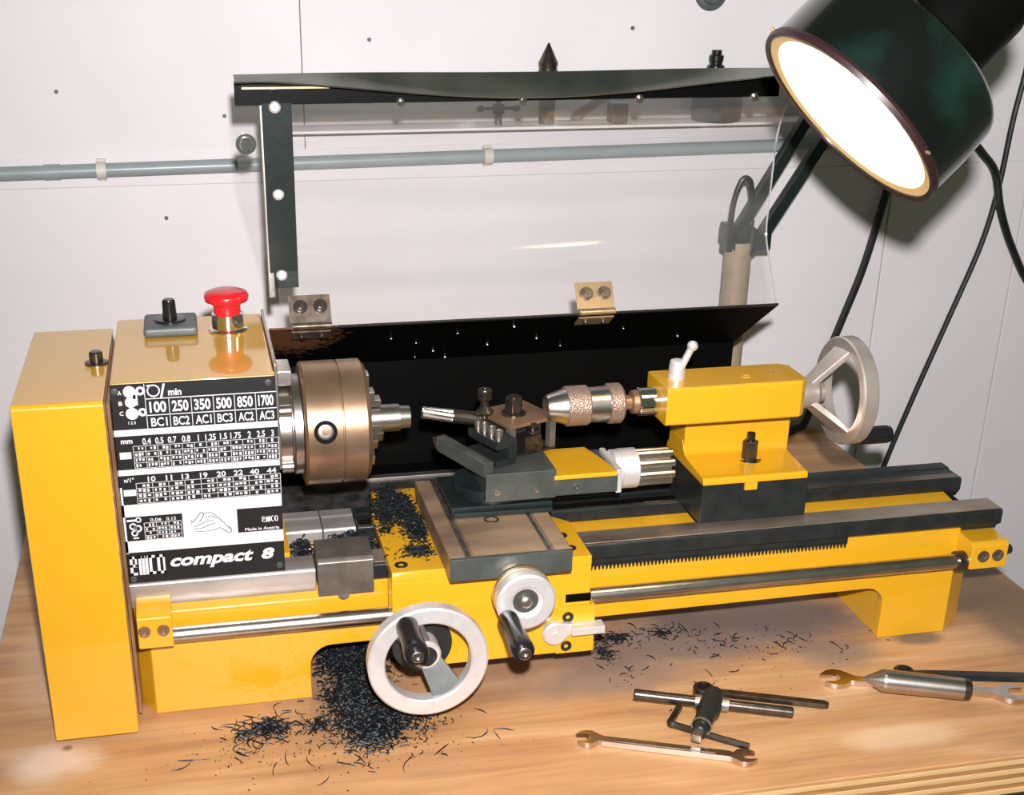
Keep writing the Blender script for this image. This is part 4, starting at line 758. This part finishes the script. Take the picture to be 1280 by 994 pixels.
# ================================================================== SHELF WITH TOOLS
shelf = MB(); shelf.box(0.228, 0.830, 0.462, 0.5115, 0.3865, 0.3895, 0.0006)
tag(obj('wall_shelf', shelf, 'wall'), 'narrow white shelf on the wall behind the clear screen', 'shelf')
ZS = 0.3897
q = MB(); q.rev([(0, 0), (0, 0.0085), (0.055, 0.0106), (0.0555, 0.0098), (0.058, 0.0098), (0.0630, 0.0106), (0.0830, 0.0008), (0.0832, 0)], (0.5185, 0.485, ZS), (0, 0, 1), 28)
tag(obj('lathe_center', q, 'tooldark'), 'pointed steel lathe center standing upright on the wall shelf', 'lathe center')
kc = thing('spindle_tool', 'black knobbed round tool standing at the right of the wall shelf', 'tool', (0.7120, 0.482, ZS))
q = MB(); q.rev([(0, 0), (0, 0.026), (0.003, 0.0275), (0.028, 0.0275), (0.032, 0.026), (0.0345, 0.018), (0.0345, 0)], (0.7130, 0.482, ZS), (0, 0, 1), 36); obj('body', q, 'greenblack', kc)
q = MB(); q.rev([(0, 0), (0, 0.0125), (0.020, 0.0095), (0.024, 0.0095), (0.025, 0.0070), (0.028, 0.0070), (0.029, 0.0080), (0.0345, 0.0080), (0.0355, 0.0055), (0.040, 0.0055), (0.0405, 0)], (0.7080, 0.482, ZS + 0.0345), (0, 0, 1), 24); obj('knob', q, 'black', kc)
q = MB(frame((0.560, 0.478, ZS + 0.0150), (0.80, 0, 0.52), (0, 1, 0))); q.rev([(-0.020, 0), (-0.012, 0.006), (0.040, 0.006), (0.040, 0)], (0, 0, 0), (1, 0, 0), 16)
drl = thing('drill_bit', 'thick drill bit leaning on a block beside the upright center', 'drill bit', (0.575, 0.478, ZS))
q.box(-0.0, 0.001, -0.001, 0.001, -0.001, 0.001); obj('shank', q, 'post', drl)
q = MB(); q.box(0.588, 0.606, 0.468, 0.490, ZS, ZS + 0.022, 0.002); obj('rest_block', q, 'greysteel', drl)
th_ = thing('tap_wrench', 'small cross-shaped tap wrench standing at the left of the wall shelf', 'tap wrench', (0.4640, 0.482, ZS))
q = MB(); q.rev([(0, 0), (0, 0.004), (0.010, 0.004), (0.012, 0.0065), (0.022, 0.0065), (0.024, 0.004), (0.030, 0.004), (0.030, 0)], (0.4640, 0.482, ZS), (0, 0, 1), 16); obj('body', q, 'greysteel', th_)
q = MB(); q.cyl((0.4440, 0.482, ZS + 0.017), (0.4840, 0.482, ZS + 0.017), 0.0020, 10); q.sphere((0.4440, 0.482, ZS + 0.017), 0.0042, 12); q.sphere((0.4840, 0.482, ZS + 0.017), 0.0042, 12); obj('handle_bar', q, 'greysteel', th_)

# ================================================================== HAND TOOLS ON THE BENCH
def spanner_outline(L, head, jaw, shank, ang):
    # double open-ended, centre line along x from 0 to L
    def endcap(cx, sgn, rot):
        P = []
        hw = jaw / 2; dep = head * 0.55
        # walk around the head from upper shank to lower shank with a jaw notch
        R = head
        A = [(R * math.cos(math.radians(a)), R * math.sin(math.radians(a))) for a in (150, 120, 90, 65, 42)]
        A += [(R * 0.98, hw * 1.02), (R * 0.2, hw), (-R * 0.12, hw * 0.75), (-R * 0.25, 0), (-R * 0.12, -hw * 0.75), (R * 0.2, -hw), (R * 0.98, -hw * 1.02)]
        A += [(R * math.cos(math.radians(a)), R * math.sin(math.radians(a))) for a in (-42, -65, -90, -120, -150)]
        c_, s_ = math.cos(math.radians(rot)), math.sin(math.radians(rot))
        A = [(x * c_ - y * s_, x * s_ + y * c_) for x, y in A]
        A = [(cx + x * sgn, y * sgn) for x, y in A]
        return A
    right = endcap(L, 1, ang); left = endcap(0, -1, ang)
    # right runs top -> bottom, left (point mirrored) runs bottom -> top
    return [(head * 1.25, shank / 2), (L - head * 1.25, shank / 2)] + right + [(L - head * 1.25, -shank / 2), (head * 1.25, -shank / 2)] + left
def flat_frame(p, q_, z=0.0):
    p = Vector((p[0], p[1], z)); q_ = Vector((q_[0], q_[1], z)); return frame(p, q_ - p, Vector((0, 0, 1)).cross(q_ - p)), (q_ - p).length
def outline_mesh(P, z0, z1, Mx, bev=0.0006):
    b = bmesh.new(); vs = [b.verts.new((x, y, z0)) for x, y in P]; es = [b.edges.new((vs[i], vs[(i + 1) % len(vs)])) for i in range(len(vs))]
    bmesh.ops.triangle_fill(b, use_beauty=True, use_dissolve=False, edges=es)
    r = bmesh.ops.extrude_face_region(b, geom=b.faces[:]); bmesh.ops.translate(b, verts=[v for v in r['geom'] if isinstance(v, bmesh.types.BMVert)], vec=(0, 0, z1 - z0))
    mb = MB(Mx); mb._in(b); return mb
Mx, L_ = flat_frame((0.4055, -0.1060), (0.5165, -0.1535))
P = spanner_outline(L_, 0.0092, 0.0085, 0.0078, 14)
sp1 = thing('open_end_wrench', 'chromed double open-end wrench lying nearest the bench front edge', 'wrench', (0.461, -0.130, 0.0))
obj('body', outline_mesh(P, 0.0006, 0.0052, Mx), 'toolchrome', sp1)
q = MB(Mx); q.box(0.022, L_ - 0.022, -0.0022, 0.0022, 0.0050, 0.0058, 0.0004); obj('raised_panel', q, 'toolchrome', sp1)
def wtext(body, x0, x1, h):
    me = text_mesh(body, 0.01); xs = [v.co.x for v in me.vertices]; ys = [v.co.y for v in me.vertices]; sx = (x1 - x0) / (max(xs) - min(xs)); sy = h / (max(ys) - min(ys))
    mb = MB(); mb.mesh_from(me, Mx @ Matrix(((sx, 0, 0, x0 - min(xs) * sx), (0, sy, 0, -h / 2 - min(ys) * sy), (0, 0, 0.005, 0.0059), (0, 0, 0, 1)))); bpy.data.meshes.remove(me); return mb
Mx2, L2 = flat_frame((0.6385, -0.0615), (0.7715, -0.1120))
P = spanner_outline(L2, 0.0125, 0.0120, 0.0085, 14)
sp2 = thing('open_end_wrench', 'double open-end wrench lying under the pointed steel center at right', 'wrench', (0.705, -0.087, 0.0))
obj('body', outline_mesh(P, 0.0006, 0.0050, Mx2), 'toolchrome', sp2)
# pointed center on top of it
cA = Vector((0.6480, -0.0845, 0.0165)); cB = Vector((0.7290, -0.1165, 0.0150)); dcn = (cB - cA).normalized()
lc = thing('lathe_center', 'pointed bright steel lathe center lying across a wrench on the bench', 'lathe center', (0.69, -0.10, 0.0055))
Lc = (cB - cA).length
q = MB(); q.rev([(0, 0), (0.0003, 0.0006), (0.0165, 0.0093), (0.020, 0.0097), (Lc - 0.006, 0.0090), (Lc - 0.006, 0)], cA, dcn, 32); obj('body', q, 'steel', lc)
q = MB(); q.rev([(0, 0), (0, 0.0088), (0.0045, 0.0086), (0.006, 0.0070), (0.006, 0)], cB - dcn * 0.006, dcn, 28); obj('dark_end', q, 'tooldark', lc, 'dark rounded end')
def ring_spanner(name, p, q_, rr, ri, w, h, label, m, oe=False, z=0.0004):
    Mx, L_ = flat_frame(p, q_, z); t = thing(name, label, 'wrench', ((p[0] + q_[0]) / 2, (p[1] + q_[1]) / 2, 0.0))
    s = MB(Mx); s.rev([(0, ri), (0, rr - 0.001), (0.001, rr), (h * 1.25, rr), (h * 1.4, rr - 0.001), (h * 1.4, ri)], (0, 0, 0), (0, 0, 1), 28, ring=True)
    for k_ in range(12):
        a = math.radians(30 * k_); s.cyl((ri * math.cos(a), ri * math.sin(a), 0.0008), (ri * math.cos(a), ri * math.sin(a), h * 1.3), 0.0006, 6)
    obj('ring', s, m, t)
    s = MB(Mx); s.prism([(rr - 0.0012, -w * 0.38), (rr + 0.012, -w / 2), (L_ - 0.004, -w / 2), (L_, -w * 0.25), (L_, w * 0.25), (L_ - 0.004, w / 2), (rr + 0.012, w / 2), (rr - 0.0012, w * 0.38)], 'z', h * 0.25, h * 1.05, 0.0008); obj('shank', s, m, t)
    return t
ring_spanner('ring_wrench', (0.5195, -0.0600), (0.6125, -0.1000), 0.0088, 0.0055, 0.0068, 0.0062, 'dark ring wrench lying behind the T-handled chuck key', 'tooldark')
ring_spanner('ring_wrench', (0.6965, -0.0690), (0.8350, -0.1030), 0.0085, 0.0052, 0.0085, 0.0070, 'long dark ring wrench reaching to the right edge behind the pointed center', 'gunmetal')
# chuck key
ck = thing('chuck_key', 'dark T-handled chuck key with sliding bar lying on the bench', 'chuck key', (0.505, -0.10, 0.0))
kA = Vector((0.5210, -0.0800, 0.0135)); kB = Vector((0.4835, -0.1340, 0.0105)); kd = (kB - kA).normalized(); kL = (kB - kA).length
q = MB(); q.rev([(0, 0), (0, 0.0075), (0.002, 0.0090), (0.016, 0.0095), (0.026, 0.0095), (0.030, 0.0078), (0.046, 0.0072), (0.048, 0.0062), (0.056, 0.0060), (0.057, 0.005), (0.057, 0)], kA, kd, 28); obj('body', q, 'gunmetal', ck)
q = MB(frame(kA + kd * 0.0565, kd, (0, 0, 1))); q.box(0, 0.008, -0.0035, 0.0035, -0.0035, 0.0035, 0.0005); obj('square_tip', q, 'steel', ck, 'bright square tip')
q = MB(); q.rev([(0.0455, 0.0072), (0.0455, 0.0082), (0.0475, 0.0082), (0.0475, 0.0072)], kA, kd, 24, ring=True); obj('band', q, 'alu_matt', ck)
hA = Vector((0.4535, -0.0735, 0.0175)); hB = Vector((0.5730, -0.1170, 0.0125)); hm = kA + kd * 0.013
sh = hm - ((hA + (hB - hA) * ((hm - hA).dot(hB - hA) / (hB - hA).length_squared)))
q = MB(); q.rev([(0, 0), (0, 0.0036), (0.001, 0.0045), ((hB - hA).length - 0.001, 0.0045), ((hB - hA).length, 0.0036), ((hB - hA).length, 0)], hA + sh * 0.9, hB - hA, 20); obj('sliding_bar', q, 'tooldark', ck)
for s_ in (-1, 1):
    q = MB(); dd = (hB - hA).normalized(); q.cyl(hm + dd * s_ * 0.008, hm + dd * s_ * 0.0135, 0.0058, 20); obj('bar_collar', q, 'alu_matt', ck)
q = MB(); q.tube(smooth_path([(0.4925, -0.0765, 0.0034), (0.4830, -0.0890, 0.0032), (0.4772, -0.0965, 0.0032), (0.4765, -0.0995, 0.0032), (0.4800, -0.1020, 0.0032), (0.4900, -0.1108, 0.0032), (0.5070, -0.1255, 0.0032), (0.5255, -0.1410, 0.0032)], 5), 0.0029, 6)
tag(obj('hex_key', q, 'tooldark', angle=20), 'small dark L-shaped hex key lying under the chuck key', 'hex key')

# ================================================================== SWARF
def swarf(pts, zf, n_strand, n_chip, size, name, label, rad=0.00035):
    verts, faces = [], []
    rnd = random.random
    def pick():
        while True:
            cx, cy, rx, ry, wgt = random.choice(pts)
            if rnd() < wgt:
                a = rnd() * 2 * math.pi; rr = abs(random.gauss(0, 0.45)); return cx + math.cos(a) * rr * rx, cy + math.sin(a) * rr * ry, rr
    for _ in range(n_strand):
        x, y, rr = pick(); z0 = zf(x, y, rr); L = size * random.uniform(0.4, 1.6); a = rnd() * 6.283; k = random.uniform(-2.5, 2.5); segs = 4; pth = []
        z = z0 * rnd() + rad
        tilt = random.uniform(-0.5, 0.9) * min(1, z0 / 0.004)
        for i in range(segs + 1):
            pth.append((x, y, max(z, rad))); a += k / segs; x += math.cos(a) * L / segs; y += math.sin(a) * L / segs; z += tilt * L / segs * (1 - 2 * i / segs)
        b0 = len(verts)
        for i, p in enumerate(pth):
            r_ = rad * random.uniform(0.7, 1.5) * (0.5 if i in (0, segs) else 1)
            verts += [(p[0] - r_, p[1] - r_ * .6, p[2] - r_ * .6), (p[0] + r_, p[1] - r_ * .6, p[2] - r_ * .6), (p[0], p[1] + r_ * .8, p[2] + r_)]
            if i:
                for j in range(3):
                    j2 = (j + 1) % 3; A = b0 + (i - 1) * 3; B = b0 + i * 3; faces.append((A + j, A + j2, B + j2, B + j))
    for _ in range(n_chip):
        x, y, rr = pick(); z = zf(x, y, rr) * rnd(); s = random.uniform(0.0005, 0.0014); b0 = len(verts)
        for q_ in range(4): verts.append((x + random.uniform(-s, s), y + random.uniform(-s, s), z + max(0.0001, random.uniform(0, s))))
        faces += [(b0, b0 + 1, b0 + 2), (b0, b0 + 2, b0 + 3), (b0, b0 + 3, b0 + 1), (b0 + 1, b0 + 3, b0 + 2)]
    return verts, faces
def swarf_obj(name, verts, faces, dz, label):
    me = bpy.data.meshes.new(name); me.from_pydata(verts, [], faces); me.materials.append(M['swarf']); o = bpy.data.objects.new(name, me); C.objects.link(o); o.location = (0, 0, dz)
    return tag(o, label, 'swarf', kind='stuff')
v, f = swarf([(0.236, 0.035, 0.034, 0.050, 1), (0.233, -0.02, 0.032, 0.040, 1), (0.240, -0.060, 0.030, 0.035, 0.8), (0.225, 0.07, 0.02, 0.05, .7), (0.25, 0.06, 0.05, 0.05, 0.6), (0.262, -0.05, 0.05, 0.04, 0.35)], lambda x, y, r: max(0.0004, 0.022 * (1 - r * 0.9)), 6500, 6000, 0.0058, '', '')
swarf_obj('swarf_pile', v, f, 0.0, 'dense pile of dark blue steel swarf under the carriage handwheel')
v, f = swarf([(0.163, -0.040, 0.030, 0.022, 1), (0.150, -0.050, 0.05, 0.03, 0.4), (0.20, -0.045, 0.03, 0.02, 0.4)], lambda x, y, r: max(0.0004, 0.005 * (1 - r)), 260, 400, 0.010, '', '')
swarf_obj('swarf_pile', v, f, 0.0, 'loose wiry swarf strands scattered in front of the left bed foot')
v, f = swarf([(0.25, -0.08, 0.12, 0.05, 1), (0.15, -0.07, 0.10, 0.05, 0.6)], lambda x, y, r: 0.0005, 40, 420, 0.016, '', '')
swarf_obj('swarf_scatter', v, f, 0.0, 'fine scattered swarf crumbs on bare wood at front left')
v, f = swarf([(0.475, 0.045, 0.020, 0.016, 1), (0.52, 0.045, 0.06, 0.02, 0.6), (0.57, 0.02, 0.10, 0.04, 0.35), (0.46, 0.02, 0.02, 0.03, 0.5), (0.47, -0.02, 0.08, 0.04, 0.15), (0.62, 0.0, 0.12, 0.05, 0.3), (0.53, -0.05, 0.1, 0.04, 0.12)], lambda x, y, r: 0.0018, 230, 800, 0.008, '', '')
swarf_obj('swarf_scatter', v, f, 0.0, 'dark swarf crumbs on the bench below the right half of the bed')
v, f = swarf([(0.290, 0.065, 0.015, 0.050, 1), (0.293, 0.03, 0.012, 0.05, 1), (0.280, 0.085, 0.014, 0.04, 1), (0.287, -0.010, 0.018, 0.016, 0.35), (0.272, 0.06, 0.012, 0.04, 0.6)], lambda x, y, r: max(0.0006, 0.010 * (1 - r * .8)) if y > 0.008 else 0.0012, 2600, 3200, 0.0042, '', '')
swarf_obj('swarf_pile', [(min(p[0], 0.3020), max(p[1], -0.040), p[2]) for p in v], f, TZ, 'blue-black swarf heaped on the left wing of the carriage')
v, f = swarf([(0.245, 0.045, 0.025, 0.012, 1), (0.240, 0.05, 0.03, 0.02, .8), (0.20, 0.045, 0.02, 0.015, 0.5)], lambda x, y, r: max(0.0004, 0.020 * (1 - r * 0.8)), 1800, 1500, 0.005, '', '')
swarf_obj('swarf_pile', [(p[0], min(max(p[1], 0.027), 0.066), p[2] + (min(max(p[1], 0.027), 0.066) - 0.0225) * 0.129) for p in v], f, 0.1018, 'dark swarf filling the bed trough under the chuck')
